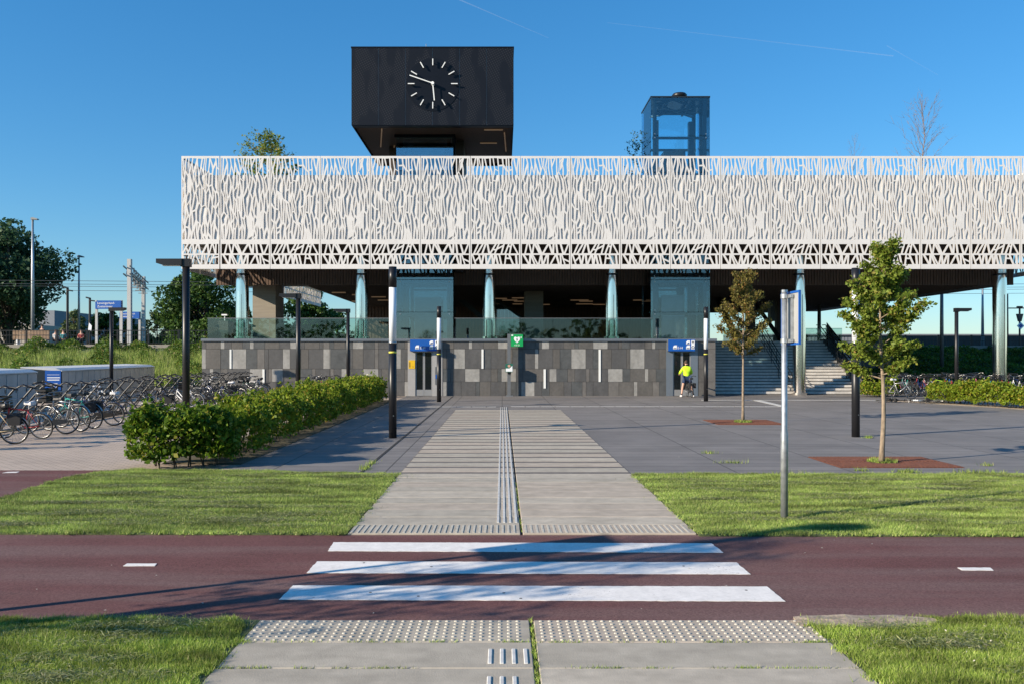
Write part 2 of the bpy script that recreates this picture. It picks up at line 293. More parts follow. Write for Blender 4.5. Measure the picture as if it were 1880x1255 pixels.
# ------------------------------------------------------------ helpers
def link(o, parent=None):
    C.objects.link(o)
    if parent is not None: o.parent = parent
    return o
def tag(o, label=None, cat=None, group=None, kind=None):
    if label: o['label'] = label
    if cat: o['category'] = cat
    if group: o['group'] = group
    if kind: o['kind'] = kind
    return o
def empty(name, loc=(0, 0, 0), rz=0.0, label=None, cat=None, group=None, kind=None, parent=None):
    o = bpy.data.objects.new(name, None); o.location = loc; o.rotation_euler = (0, 0, rz); o.empty_display_size = 0.2
    link(o, parent); return tag(o, label, cat, group, kind)
def mobj(name, mesh, m=None, parent=None, loc=None, rot=None):
    o = bpy.data.objects.new(name, mesh)
    if m is not None:
        if len(mesh.materials) == 0: mesh.materials.append(MATS[m])
    link(o, parent)
    if loc is not None: o.location = loc
    if rot is not None: o.rotation_euler = rot
    return o
class MB:
    def __init__(s): s.v = []; s.f = []; s.mi = []; s.cur = 0
    def add(s, vs, fs):
        n = len(s.v); s.v += [tuple(v) for v in vs]; s.f += [tuple(i + n for i in f) for f in fs]; s.mi += [s.cur] * len(fs); return s
    def box(s, x0, x1, y0, y1, z0, z1):
        return s.add([(x0, y0, z0), (x1, y0, z0), (x1, y1, z0), (x0, y1, z0), (x0, y0, z1), (x1, y0, z1), (x1, y1, z1), (x0, y1, z1)],
                     [(0, 3, 2, 1), (4, 5, 6, 7), (0, 1, 5, 4), (1, 2, 6, 5), (2, 3, 7, 6), (3, 0, 4, 7)])
    def bar(s, p0, p1, w, h, up=(0, 0, 1)):
        p0 = Vector(p0); p1 = Vector(p1); d = (p1 - p0).normalized(); u = Vector(up)
        if abs(d.dot(u)) > 0.98: u = Vector((0, 1, 0))
        a = d.cross(u).normalized() * (w / 2); b = a.cross(d).normalized() * (h / 2)
        vs = [p + i * a + j * b for p in (p0, p1) for i, j in ((-1, -1), (1, -1), (1, 1), (-1, 1))]
        return s.add(vs, [(3, 2, 1, 0), (4, 5, 6, 7), (0, 1, 5, 4), (1, 2, 6, 5), (2, 3, 7, 6), (3, 0, 4, 7)])
    def tube(s, pts, rs, n=8, cap=True):
        pts = [Vector(p) for p in pts]
        if not hasattr(rs, '__len__'): rs = [rs] * len(pts)
        vs = []; fs = []; prev = None
        for i, p in enumerate(pts):
            d = (pts[min(i + 1, len(pts) - 1)] - pts[max(i - 1, 0)]).normalized()
            if prev is None: prev = Vector((0, 0, 1)) if abs(d.z) < 0.9 else Vector((1, 0, 0))
            a = (prev - d * prev.dot(d)).normalized(); prev = a; b = d.cross(a)
            for k in range(n):
                an = 2 * math.pi * k / n; vs.append(p + (a * math.cos(an) + b * math.sin(an)) * rs[i])
        for i in range(len(pts) - 1):
            for k in range(n):
                k2 = (k + 1) % n; fs.append((i * n + k, i * n + k2, (i + 1) * n + k2, (i + 1) * n + k))
        if cap: fs.append(tuple(range(n - 1, -1, -1))); fs.append(tuple(range((len(pts) - 1) * n, len(pts) * n)))
        return s.add(vs, fs)
    def torus(s, c, r, rr, n=24, k=5, axis='y'):
        vs = []; fs = []
        for i in range(n):
            a = 2 * math.pi * i / n
            for j in range(k):
                b = 2 * math.pi * j / k; q = r + rr * math.cos(b); h = rr * math.sin(b)
                vs.append((c[0] + q * math.cos(a), c[1] + h, c[2] + q * math.sin(a)) if axis == 'y' else (c[0] + q * math.cos(a), c[1] + q * math.sin(a), c[2] + h))
        for i in range(n):
            for j in range(k):
                fs.append((i * k + j, i * k + (j + 1) % k, ((i + 1) % n) * k + (j + 1) % k, ((i + 1) % n) * k + j))
        return s.add(vs, fs)
    def poly(s, pts, z0, z1):
        n = len(pts)
        vs = [(p[0], p[1], z1) for p in pts] + [(p[0], p[1], z0) for p in pts]
        fs = [tuple(range(n))] + [(i, i + n, (i + 1) % n + n, (i + 1) % n) for i in range(n)]
        return s.add(vs, fs)
    def polyy(s, pts, y0, y1):      # polygon in x,z extruded along y
        n = len(pts)
        vs = [(p[0], y0, p[1]) for p in pts] + [(p[0], y1, p[1]) for p in pts]
        fs = [tuple(range(n)), tuple(range(2 * n - 1, n - 1, -1))] + [(i, i + n, (i + 1) % n + n, (i + 1) % n) for i in range(n)]
        return s.add(vs, fs)
    def polyx(s, pts, x0, x1):      # polygon in y,z extruded along x
        n = len(pts)
        vs = [(x0, p[0], p[1]) for p in pts] + [(x1, p[0], p[1]) for p in pts]
        fs = [tuple(range(n)), tuple(range(2 * n - 1, n - 1, -1))] + [(i, i + n, (i + 1) % n + n, (i + 1) % n) for i in range(n)]
        return s.add(vs, fs)
    def mesh(s, name, mats, smooth=False):
        me = bpy.data.meshes.new(name); me.from_pydata(s.v, [], s.f)
        if isinstance(mats, str): mats = [mats]
        for q in mats: me.materials.append(MATS[q])
        if len(mats) > 1: me.polygons.foreach_set('material_index', s.mi)
        if smooth: me.polygons.foreach_set('use_smooth', [len(f) == 4 for f in s.f])
        me.update(); return me
    def build(s, name, mats, parent=None, smooth=False, loc=None, rot=None):
        return mobj(name, s.mesh(name, mats, smooth), None, parent, loc, rot)
def bevel(o, w=0.01, seg=1):
    md = o.modifiers.new('bevel', 'BEVEL'); md.width = w; md.segments = seg; md.limit_method = 'ANGLE'; return o
def np_mesh(name, verts, k, m):
    n = len(verts) // k
    me = bpy.data.meshes.new(name)
    me.vertices.add(n * k); me.vertices.foreach_set('co', verts.astype(np.float32).ravel())
    me.loops.add(n * k); me.loops.foreach_set('vertex_index', np.arange(n * k, dtype=np.int32))
    me.polygons.add(n); me.polygons.foreach_set('loop_start', np.arange(0, n * k, k, dtype=np.int32))
    me.materials.append(MATS[m]); me.update(calc_edges=True); me.validate(); return me
def unit(a): return a / (np.linalg.norm(a, axis=1, keepdims=True) + 1e-9)
def leaves(name, pts, size, m, rng, up=0.35, aspect=0.62, jit=0.4):
    n = len(pts); nor = unit(rng.normal(size=(n, 3)) + np.array([0, 0, up]))
    a = unit(np.cross(nor, rng.normal(size=(n, 3)))); b = np.cross(nor, a)
    s = (size * (1 + jit * (rng.random(n) * 2 - 1)))[:, None]
    v = np.empty((n, 4, 3)); fold = nor * s * 0.12
    v[:, 0] = pts - a * s * 0.5; v[:, 1] = pts + b * s * 0.5 * aspect + fold - a * s * .08
    v[:, 2] = pts + a * s * 0.5; v[:, 3] = pts - b * s * 0.5 * aspect + fold - a * s * .08
    return np_mesh(name, v.reshape(-1, 3), 4, m)
def blades(name, pts, h, w, m, rng, lean=0.5):
    n = len(pts); an = rng.random(n) * 6.283; d = np.stack([np.cos(an), np.sin(an), np.zeros(n)], 1)
    hh = h * (0.5 + rng.random(n)); l2 = rng.random(n) * 6.283; ll = rng.random(n) * lean
    tip = pts + np.stack([np.cos(l2) * ll * hh, np.sin(l2) * ll * hh, hh], 1)
    v = np.empty((n, 3, 3)); v[:, 0] = pts - d * w / 2; v[:, 1] = pts + d * w / 2; v[:, 2] = tip
    return np_mesh(name, v.reshape(-1, 3), 3, m)
def text_mesh(body, size, m, align='LEFT', extrude=0.003, space=1.0):
    cu = bpy.data.curves.new('lettering', 'FONT'); cu.body = body; cu.size = size; cu.align_x = align; cu.extrude = extrude; cu.space_character = space
    cu.resolution_u = 3
    o = bpy.data.objects.new('lettering', cu); C.objects.link(o)
    dg = bpy.context.evaluated_depsgraph_get(); me = bpy.data.meshes.new_from_object(o.evaluated_get(dg))
    bpy.data.objects.remove(o); me.materials.clear(); me.materials.append(MATS[m]); return me
def copy_tree(o, parent=None):
    c = o.copy(); C.objects.link(c); c.parent = parent
    for ch in o.children: copy_tree(ch, c)
    return c
def struct(name, mb, m, label=None, parent=None):
    o = mb.build(name, m, parent)
    if parent is None: tag(o, label, None, None, 'structure')
    return o
def sheet(name, pts, z, m, label=None, th=0.05, parent=None):
    return struct(name, MB().poly(pts, z - th, z), m, label, parent)
ORD = ['first', 'second', 'third', 'fourth', 'fifth', 'sixth', 'seventh', 'eighth', 'ninth', 'tenth', 'eleventh', 'twelfth', 'thirteenth', 'fourteenth', 'fifteenth', 'sixteenth',
       'seventeenth', 'eighteenth', 'nineteenth', 'twentieth', 'twenty-first', 'twenty-second', 'twenty-third', 'twenty-fourth', 'twenty-fifth', 'twenty-sixth', 'twenty-seventh', 'twenty-eighth', 'twenty-ninth', 'thirtieth']

# ------------------------------------------------------------ ground
PL, PC, PR = -1.75, 0.22, 2.2            # footpath left edge, slit, right edge
YN, YF = 6.47, 9.56                      # cycle path near and far edge
YP = 14.45                               # plaza edge
WALL = 43.4
sheet('ground', [(-700, -300), (700, -300), (700, 2500), (-700, 2500)], -0.06, 'far_ground', 'flat green land reaching to the horizon')
cyc = sheet('cycle_path', [(-45, YN - .2), (45, YN + .02), (45, YF - .1), (-45, YF + .3)], -0.012, 'red_asphalt', 'red asphalt cycle path crossing in front of the station')
sheet('cycle_path', [(-45, 9.4), (-6.3, 9.4), (-6.3, 15.1), (-45, 15.1)], -0.016, 'red_asphalt', 'red asphalt side branch of the cycle path left of the lawn')
sheet('brick_pavement', [(-60, 15.08), (-4.85, 15.08), (-4.85, 46), (-14, 52), (-60, 60)], -0.02, 'pink_brick', 'pinkish brick paving under the parked bicycles')
sheet('plaza', [(-4.85, 14.9), (PL - .004, YP), (PL - .004, 31.7), (PR + .004, 31.7), (PR + .004, YP), (45, YP), (45, 52), (-4.85, 52)], -0.002, 'plaza_slab', 'dark grey slab plaza before the station')
# lawns: soil sheets
LAWN_L = [(-7.1, 9.62), (PL - .01, 9.58), (PL - .01, 14.46), (-4.9, 14.9), (-6.5, 15.05), (-7.0, 14.7), (-7.2, 13.8), (-7.05, 11.9)]
LAWN_R = [(PR + .01, 9.52), (13, 9.42), (13, 14.44), (PR + .01, 14.44)]
NEAR_L = [(-9, -2), (-1.9, -2), (-1.83, 6.45), (-9, 6.52)]
NEAR_R = [(2.3, -2), (9, -2), (9, 6.36), (2.26, 6.45)]
lawn_l = sheet('lawn_soil', LAWN_L, 0.004, 'turf', 'mown lawn ground left of the footpath')
lawn_r = sheet('lawn_soil', LAWN_R, 0.004, 'turf', 'mown lawn ground right of the footpath')
sheet('lawn_soil', NEAR_L, 0.004, 'turf', 'near lawn ground at the bottom left')
sheet('lawn_soil', NEAR_R, 0.004, 'turf', 'near lawn ground at the bottom right')
# footpath slabs
fp = empty('footpath', (0, 0, 0), 0, 'pale concrete slab footpath leading to the station', None, None, 'structure')
MB().box(-2.0, 2.5, -2, 6.4, -0.055, -0.025).box(PL, PR, 9.6, 31.65, -0.055, -0.025).build('bedding', 'soil', fp)
rnd = random.Random(4)
def slab(x0, x1, y0, y1, m, nm='slab', z=0.008):
    dz = rnd.uniform(-.002, .002); g = 0.005
    o = MB().box(x0 + g, x1 - g, y0 + g, y1 - g, -0.05, z + dz).build(nm, m, fp)
    bevel(o, 0.006); return o
cm = lambda: rnd.choice(['concrete', 'concrete_warm', 'concrete_pale', 'concrete'])
NPL, NPR = -1.84, 2.30
y = YN - 0.03
near_tac = (y - 0.5, y)
slab(NPL, PC - .012, y - .5, y, 'concrete', 'tactile_slab'); slab(PC + .012, NPR, y - .5, y, 'concrete_warm', 'tactile_slab')
y -= .5
while y > 0.5:
    slab(NPL - .01 * (6 - y) * .5, PC - .012, y - .5, y, cm()); slab(PC + .012, NPR + .01 * (6 - y) * .5, y - .5, y, cm()); y -= .5
y0 = YF + .03
slab(PL, PC - .01, y0, y0 + .5, 'concrete', 'tactile_slab'); slab(PC + .01, PR, y0, y0 + .5, 'concrete_warm', 'tactile_slab')
y = y0 + .5
while y < 14.5:
    slab(PL, PC - .008, y, y + .49, cm()); slab(PC + .008, PR, y, y + .49, cm()); y += .49
k = 0; YS = y
while y < 31.5:
    for a, b_ in ((PL, PC - .008), (PC + .008, PR)):
        slab(a, b_, y, y + .2, 'dark_plank', 'dark_strip', 0.0075)
        slab(a, b_, y + .2, y + .75, cm())
    y += .75
MB().box(PC - .006, PC + .006, 9.6, 31.6, -.05, -.012).build('joint', 'joint_black', fp)
# tactile studs and ribs (too small to pick apart): one part each
d = MB()
for a, b_ in ((NPL, PC - .03), (PC + .03, NPR)):
    nx = int((b_ - a - .06) / .066)
    for i in range(nx + 1):
        for j in range(7):
            x = a + .04 + i * .066 + (.0 if j % 2 == 0 else .0); yy = near_tac[0] + .04 + j * .07
            r0, r1 = .015, .009
            n = 6; vs_ = [(x + r0 * math.cos(q * 6.283 / n), yy + r0 * math.sin(q * 6.283 / n), .007) for q in range(n)] + [(x + r1 * math.cos(q * 6.283 / n), yy + r1 * math.sin(q * 6.283 / n), .015) for q in range(n)]
            d.add(vs_, [tuple(range(n, 2 * n))] + [(q, (q + 1) % n, n + (q + 1) % n, n + q) for q in range(n)])
tag(d.build('studs', 'stud_cream', fp), 'rows of raised round studs', None, None, 'stuff')
d = MB()
x = PL + .04
while x < PR - .03:
    if abs(x - PC) > .03: d.box(x - .012, x + .012, y0 + .03, y0 + .47, .005, .0125)
    x += .066
tag(d.build('ribs', 'stud_cream', fp), 'raised parallel ribs across the slab', None, None, 'stuff')
for i in range(4):
    xx = -.05 + i * .073
    d = MB(); yy = y0 + .62
    while yy < 33.4: d.box(xx - .0135, xx + .0135, yy, yy + .29, .004, .014); yy += .3
    d.build('guide_rib', 'rib_white', fp)
for yy in (5.49, 4.99, 4.49, 3.99):
    for i in range(4):
        xx = -.08 + i * .079
        if yy == 4.99 and i == 3: continue
        o = MB().box(xx - .0145, xx + .0145, yy + .02, yy + .3, .005, .015).build('guide_rib', 'rib_white', fp); bevel(o, .006)
# weeds in the slab joints
rng = np.random.default_rng(3)
pts = []
for yy in [YN - .53 - .5 * i for i in range(4)]:
    for _ in range(26):
        cx = rng.uniform(NPL - .1, NPR + .1); n = rng.integers(10, 40)
        pts.append(np.stack([rng.normal(cx, .05, n), rng.normal(yy, .006, n), np.zeros(n)], 1))
for yy in np.arange(3.0, YN, .03):
    n = rng.integers(0, 16); pts.append(np.stack([rng.normal(PC, .008, n), rng.normal(yy, .02, n), np.zeros(n)], 1))
for yy in np.arange(9.7, 13.5, .03):
    n = rng.integers(0, 4); pts.append(np.stack([rng.normal(PC, .006, n), rng.normal(yy, .02, n), np.zeros(n)], 1))
tag(mobj('joint_grass', blades('joint_grass', np.concatenate(pts), .022, .006, 'grass_lush', rng, 1.2)), 'small weeds and grass growing in the footpath joints', 'grass', None, 'stuff')
# zebra stripes and lane dashes
def quad_sheet(name, pxs, m, z, parent=None, th=.004):
    P = [gr(*p) for p in pxs]; rj = random.Random(int(pxs[0][0])); Q = []
    for a, b_ in zip(P, P[1:] + P[:1]):
        k = max(1, int((b_ - a).length / .05)); Q += [a.lerp(b_, j / k) + Vector((rj.uniform(-1, 1), rj.uniform(-1, 1), 0)) * (.005 if j else 0) for j in range(k)]
    P = Q; return MB().poly([(p.x, p.y) for p in P], z - th, z).build(name, m, parent)
for pxs in ([(612, 993), (602, 1009), (1328, 1012), (1306, 995)], [(582, 1028), (563, 1049), (1378, 1051.5), (1352, 1030)], [(538, 1072), (512, 1098), (1442, 1101), (1408, 1074)]):
    quad_sheet('zebra_stripe', pxs, 'road_paint', -0.006, cyc)
for pxs in ([(233, 1032), (226, 1036.5), (284, 1036.5), (288, 1032)], [(1758, 1039.5), (1766, 1044), (1824, 1044.5), (1818, 1039.5)]):
    quad_sheet('lane_dash', pxs, 'road_paint', -0.006, cyc)
br = [o for o in C.objects if o.name.startswith('cycle_path') and o is not cyc][0]
quad_sheet('lane_dash', [(14, 864), (4, 866), (30, 865.5), (36, 863.5)], 'road_paint', -0.010, br)
for px, py in [(668, 1031), (792, 1038), (925, 1086), (956, 1096), (680, 1085), (947, 1006), (1255, 1037), (1370, 1081), (768, 1092)]:
    p = gr(px, py); MB().tube([(p.x, p.y, -.0055), (p.x, p.y, -.0045)], .013, 8).build('stud_hole', 'joint_black', cyc)
# plaza line of pale marker tiles, and drain joint
def marker_line(label, x0, x1, yy, w, seg):
    o = empty('marker_line', (0, 0, 0), 0, label, None, None, 'structure'); x = x0
    while x < x1:
        MB().box(x, min(x1, x + seg - .05), yy - w / 2, yy + w / 2, -.01, .004).build('marker_tile', 'rib_white', o); x += seg
    return o
marker_line('row of pale tactile tiles left of the guide ribs', -3.0, -.25, 33.9, .16, .6)
marker_line('long row of pale tactile tiles right of the guide ribs', .35, 11.2, 34.1, .16, .6)
marker_line('pale tile line running right past the stair foot', 9.2, 24, 39.2, .22, 1.2)
o = MB().poly([(11.5, 38.9), (11.2, 34.2), (11.45, 34.2), (11.85, 38.9)], -.01, .0045).build('marker_line', 'rib_white'); tag(o, 'pale diagonal line joining the two tile rows', None, None, 'structure')
o = MB().poly([(-2.47, 14.6), (-2.41, 14.6), (-2.45, 42.9), (-2.51, 42.9)], -.01, .003).build('drain_slot', 'joint_black'); tag(o, 'narrow dark drain slot across the plaza', None, None, 'structure')
# weeds at the plaza edge
pts = []
for cx, cy_, n, s in [(7.0, 14.7, 160, .12), (6.3, 14.9, 60, .08), (8.2, 14.62, 160, .25), (9.4, 14.6, 120, .2), (4.3, 16, 80, .15), (4.28, 17.6, 60, .1), (-2.45, 15.2, 90, .05), (-2.45, 15.9, 60, .05), (9.0, 20.9, 90, .06), (5.0, 14.5, 80, .3), (8.9, 15.6, 50, .05)]:
    pts.append(np.stack([rng.normal(cx, s, n), rng.normal(cy_, .05 if cx > -2 else .15, n), np.zeros(n)], 1))
tag(mobj('weeds', blades('weeds', np.concatenate(pts), .06, .012, 'grass_lush', rng, 1.0)), 'tufts of weeds along the front edge of the plaza', 'weeds', None, 'stuff')
rngl = np.random.default_rng(55); nl_ = 170
nl_ = 120
P = np.column_stack([rngl.uniform(-4.5, 12, nl_), rngl.uniform(14.8, 40, nl_) , np.full(nl_, .012)]); P[:24] = np.column_stack([rngl.uniform(-5, 6, 24), rngl.uniform(6.6, 9.4, 24), np.full(24, .002)])
tag(mobj('leaf_litter', leaves('leaf_litter', P, .024, 'stud_cream', rngl, 6.0)), 'dry leaves and crumbs scattered over plaza and cycle path', 'litter', None, 'stuff')
# bare dirt patch
dm = MB(); cpt = gr(1560, 1143); ring = []
vs_ = [(cpt.x, cpt.y, .02)]
for i in range(22):
    a = i * 6.283 / 22; r_ = 1 + .18 * math.sin(3 * a + 1) + rnd.uniform(-.08, .08); vs_.append((cpt.x + .1 + .52 * r_ * math.cos(a), cpt.y + .02 + .15 * r_ * math.sin(a), .012 + rnd.uniform(-.006, .008)))
for i in range(22):
    a = i * 6.283 / 22; r_ = 1.2 + .16 * math.sin(2 * a) + rnd.uniform(-.12, .12); vs_.append((cpt.x + .1 + .6 * r_ * math.cos(a), cpt.y + .02 + .17 * r_ * math.sin(a), -.008))
fs = [(0, 1 + i, 1 + (i + 1) % 22) for i in range(22)] + [(1 + i, 23 + i, 23 + (i + 1) % 22, 1 + (i + 1) % 22) for i in range(22)]
tag(dm.add(vs_, fs).build('dirt_patch', 'dirt'), 'bare sandy patch at the corner of the near right lawn', None, None, 'structure')
# grass
def inpoly(P, poly):
    x, y = P[:, 0], P[:, 1]; ins = np.zeros(len(P), bool); n = len(poly)
    for i in range(n):
        x1, y1 = poly[i]; x2, y2 = poly[(i + 1) % n]
        c = ((y1 > y) != (y2 > y)) & (x < (x2 - x1) * (y - y1) / (y2 - y1 + 1e-12) + x1); ins ^= c
    return ins
def grass(poly, n, bbox, h, w, m, label, lump=.5, hole=None):
    rng = np.random.default_rng(n)
    P = np.stack([rng.uniform(bbox[0], bbox[1], n), rng.uniform(bbox[2], bbox[3], n)], 1)
    wv = np.stack([.03 * np.sin(P[:, 1] * 9 + 2 * np.sin(P[:, 1] * 3.3)) + .025 * np.sin(P[:, 1] * 23), .03 * np.sin(P[:, 0] * 7 + 2 * np.sin(P[:, 0] * 2.9)) + .025 * np.sin(P[:, 0] * 19)], 1)
    P = P[inpoly(P + wv, poly)]
    P += rng.normal(0, .022, P.shape) * (1 + 1.2 * (rng.random(P.shape) < .1))
    if hole is not None:
        q = ((P[:, 0] - hole[0]) / hole[2]) ** 2 + ((P[:, 1] - hole[1]) / hole[3]) ** 2
        P = P[(q > 1) | (rng.random(len(P)) < .04)]
    f = np.sin(P[:, 0] * 2.1 + 1.7 * np.sin(P[:, 1] * 3.1)) * np.sin(P[:, 1] * 4.3 + P[:, 0] * .6) + .6 * np.sin(P[:, 0] * 6.3 + P[:, 1] * 9.1)
    hh = h * (1 + lump * .45 * f)
    pts = np.column_stack([P, np.zeros(len(P)) + .004])
    o = mobj('grass', blades('grass', pts, hh, w, m, rng, 1.1)); tag(o, label, 'grass', None, 'stuff'); return o
grass(LAWN_L, 330000, (-7.4, -1.6, 9.4, 15.2), .032, .0075, 'grass_blade', 'mown grass of the left lawn beside the footpath')
grass(LAWN_R, 440000, (2.05, 10.5, 9.3, 14.6), .032, .0075, 'grass_blade', 'mown grass of the right lawn around the sign post')
grass([(-5.5, 3.5), (-1.86, 3.5), (-1.86, 6.0), (-1.9, 6.4), (-5.5, 6.56)], 190000, (-5.5, -1.7, 4.6, 6.65), .034, .006, 'grass_lush', 'longer grass of the near lawn at the bottom left')
grass([(2.36, 3.5), (6.5, 3.5), (6.5, 6.42), (2.3, 6.47)], 200000, (2.2, 6.2, 4.6, 6.57), .037, .006, 'grass_lush', 'longer grass of the near lawn at the bottom right', hole=(cpt.x + .12, cpt.y + .02, .55, .17))
def clippings(label, bbox, n, nc, seed, lx=.35, ly=.05):
    rng = np.random.default_rng(seed); c = np.stack([rng.uniform(bbox[0], bbox[1], nc), rng.uniform(bbox[2], bbox[3], nc)], 1); i = rng.integers(0, nc, n)
    P = np.column_stack([c[i, 0] + rng.normal(0, lx, n), c[i, 1] + rng.normal(0, ly, n) + .08 * np.sin(c[i, 0] * 5), rng.uniform(.02, .05, n)])
    tag(mobj('grass_clippings', leaves('grass_clippings', P, .06, 'clipping', rng, 3.5, .09)), label, 'grass clippings', None, 'stuff')
clippings('dull mown clippings lying in streaks on the left lawn', (-6.6, -2.2, 9.9, 14.3), 26000, 46, 71)
clippings('dull mown clippings lying in streaks on the right lawn', (2.8, 9.5, 9.9, 14.1), 32000, 56, 72)
clippings('dry clippings on the near left lawn', (-4.5, -2.3, 5.1, 6.3), 9000, 26, 73, .16, .06)
clippings('dry clippings on the near right lawn', (2.8, 5.2, 5.1, 6.2), 7000, 22, 74, .16, .06)
# a few pale clover heads
P = np.stack([rng.uniform(3, 4.6, 60), rng.uniform(5.1, 6.1, 60), rng.uniform(.06, .09, 60)], 1)
tag(mobj('clover', leaves('clover', P, .016, 'stud_cream', rng)), 'pale clover heads scattered in the near right grass', 'clover', None, 'stuff')

# ------------------------------------------------------------ station building
SB = empty('station_building', (0, WALL, 0), 0, 'station building with white perforated screen above a grey tiled plinth', 'building')
def S(mb, name, m, smooth=False, parent=None):    # build in world coords, parented to the building
    p = parent or SB
    o = mb.build(name, m, p, smooth)
    off = Vector((0, -WALL, 0))
    o.location = off if p is SB else Vector((0, 0, 0))
    return o
XL, XR = -15.3, 10.85
ZD = 2.91
pl = S(MB().box(XL, XR, WALL + .03, 75, -.05, ZD - .12), 'plinth_wall', 'joint_black')
def wx(px): return (px - VX) * WALL / F
def wz(py): return CAMZ - (py - VY) * WALL / F
SH = {'d': ['tile_dark', 'tile_slate', 'tile_dark'], 'b': ['tile_brown'], 'm': ['tile_mid'], 'l': ['tile_light']}
ROWS = [
 (626, 640.3, ["45 d 105 b 315 l 370 d 470 b 630 d 735 l 790 d 950 b 1155 d 1315 l 1470 d 1525 b 1735 d 1790 m 1880", "39 d 105 b 262 d 375 l 525 d 690 m 740 d 1010 d 1120 b 1165",
   "100 b 258 d 475 l 525 d 690 b 893 l 1050 d 1155 d 1430 d 1525 l 1630", "63 d 275 b 432 d 487 b 697 l 905 d 1065 b 1110 d 1225 d 1440 b 1543 l 1590 d 1745"]),
 (640.3, 676.4, ["45 l 103 b 315 d 447 d 472 l 682 d 840 m 945 d 1003 d 1210 l 1312 d 1470 b 1578 d 1790 l 1880", "39 l 52 d 290 d 375 b 525 d 690 m 740 d 960 l 1065 d 1165",
   "100 b 155 d 265 l 420 d 657 d 795 d 1003 b 1105 d 1255 d 1425 l 1475", "-92 d 118 b 220 d 383 l 590 d 695 d 790 b 960 d 1178 b 1228 l 1435 d 1645 b 1745"]),
 (676.4, 700, ["45 d 158 l 210 d 315 b 415 d 735 l 930 d 1003 m 1052 l 1210 b 1395 d 1628 m 1680 d 1880", "39 d 52 m 102 d 210 l 300 d 525 l 740 d 790 b 890 d 1120 b 1165",
   "100 d 210 b 260 d 422 l 632 d 795 b 890 d 945 l 1155 d 1255 b 1560 d 1635", "68 l 170 d 330 b 432 d 595 m 645 d 790 d 910 l 1120 d 1228 b 1440 l 1490 b 1600 d 1745"]),
 (700, 726.5, ["45 d 300 b 500 d 735 d 947 d 1160 m 1210 d 1450 l 1625 d 1880", "39 d 200 m 400 d 700 d 900 d 1118 l 1165",
   "100 l 158 d 365 d 575 d 632 b 790 d 1003 b 1075 d 1155 d 1228 l 1420 d 1525 d 1635", "68 b 275 d 383 d 540 m 595 d 697 d 915 m 1065 b 1283 l 1333 b 1550 m 1645 d 1745"])]
rnd = random.Random(11)
for (ya, yb, segs) in ROWS:
    spans = []
    for off, s in zip((365, 600, 800, 1000), segs):
        tk = s.split(); xs = [off + float(q) / 7.833 for q in tk[0::2]]; cs = tk[1::2]
        spans += [(xs[i], xs[i + 1], cs[i]) for i in range(len(cs))]
    spans += [(1281, 1297, 'b'), (1297, 1313.5, 'm')]
    for a, b_, c in spans:
        d0 = rnd.uniform(-.006, .006); g = .006
        o = MB().box(wx(a) + g, wx(b_) - g, WALL - .012 + d0, WALL + .032, max(-.04, wz(yb)) + g, wz(ya) - g).build('cladding_tile', rnd.choice(SH[c]), pl)
for a, b_, ya, yb in [(422, 425.3, 641, 676), (482.2, 486, 677, 708), (637, 640.6, 641, 692), (884, 887.7, 640.7, 676), (998, 1002, 677, 712), (1099, 1102.8, 641, 700)]:
    o = MB().box(wx(a), wx(b_), WALL - .045, WALL, wz(yb), wz(ya)).build('light_strip', 'light_strip', pl)
for yy in np.arange(43.8, 50, 1.3): MB().box(XR + .001, XR + .03, yy, yy + 1.28, 0, 2.75).build('cladding_tile', rnd.choice(['tile_dark', 'tile_brown', 'tile_mid']), pl)
for yy in np.arange(43.8, 74, 1.3): MB().box(XL - .03, XL - .001, yy, yy + 1.28, 0, 2.75).build('cladding_tile', rnd.choice(['tile_dark', 'tile_brown', 'tile_mid']), pl)
S(MB().box(XL - .06, XR + .1, WALL - .09, 44.0, ZD - .13, ZD), 'coping', 'coping_grey')
S(MB().box(XL, XR, 44.0, 75, ZD - .12, ZD - .02).box(XR, 19.4, 50.4, 75, 2.3, ZD - .02).box(19.4, 26.5, 56, 75, 2.3, ZD - .02), 'deck', 'deck_grey')
S(MB().box(XR, 19.4, 50.45, 51, -.05, 2.3), 'under_deck_wall', 'tile_dark'); S(MB().box(19.4, 26.5, 56, 56.4, -.05, 2.3), 'under_deck_wall', 'tile_dark')
# glass balustrade panes on the coping
def panes(x0, x1, yy, z0, z1, step, m='rail_glass', rail=True):
    n = max(1, round((x1 - x0) / step)); w = (x1 - x0) / n
    for i in range(n): S(MB().box(x0 + i * w + .006, x0 + (i + 1) * w - .006, yy, yy + .02, z0, z1), 'balustrade_pane', m)
    if rail: S(MB().box(x0, x1, yy - .012, yy + .032, z1 + .001, z1 + .03), 'handrail', 'steel_grey')
panes(-15.1, -5.55, WALL + .12, ZD, 3.93, 1.6); panes(-2.45, 7.65, WALL + .12, ZD, 3.93, 1.6)
S(MB().box(-15.1, -15.08, WALL + .14, 56, ZD, 3.93), 'balustrade_pane', 'rail_glass')
panes(10.9, 14.2, 60, ZD, 3.95, 1.6); panes(15.6, 24, 60, ZD, 3.95, 1.3)
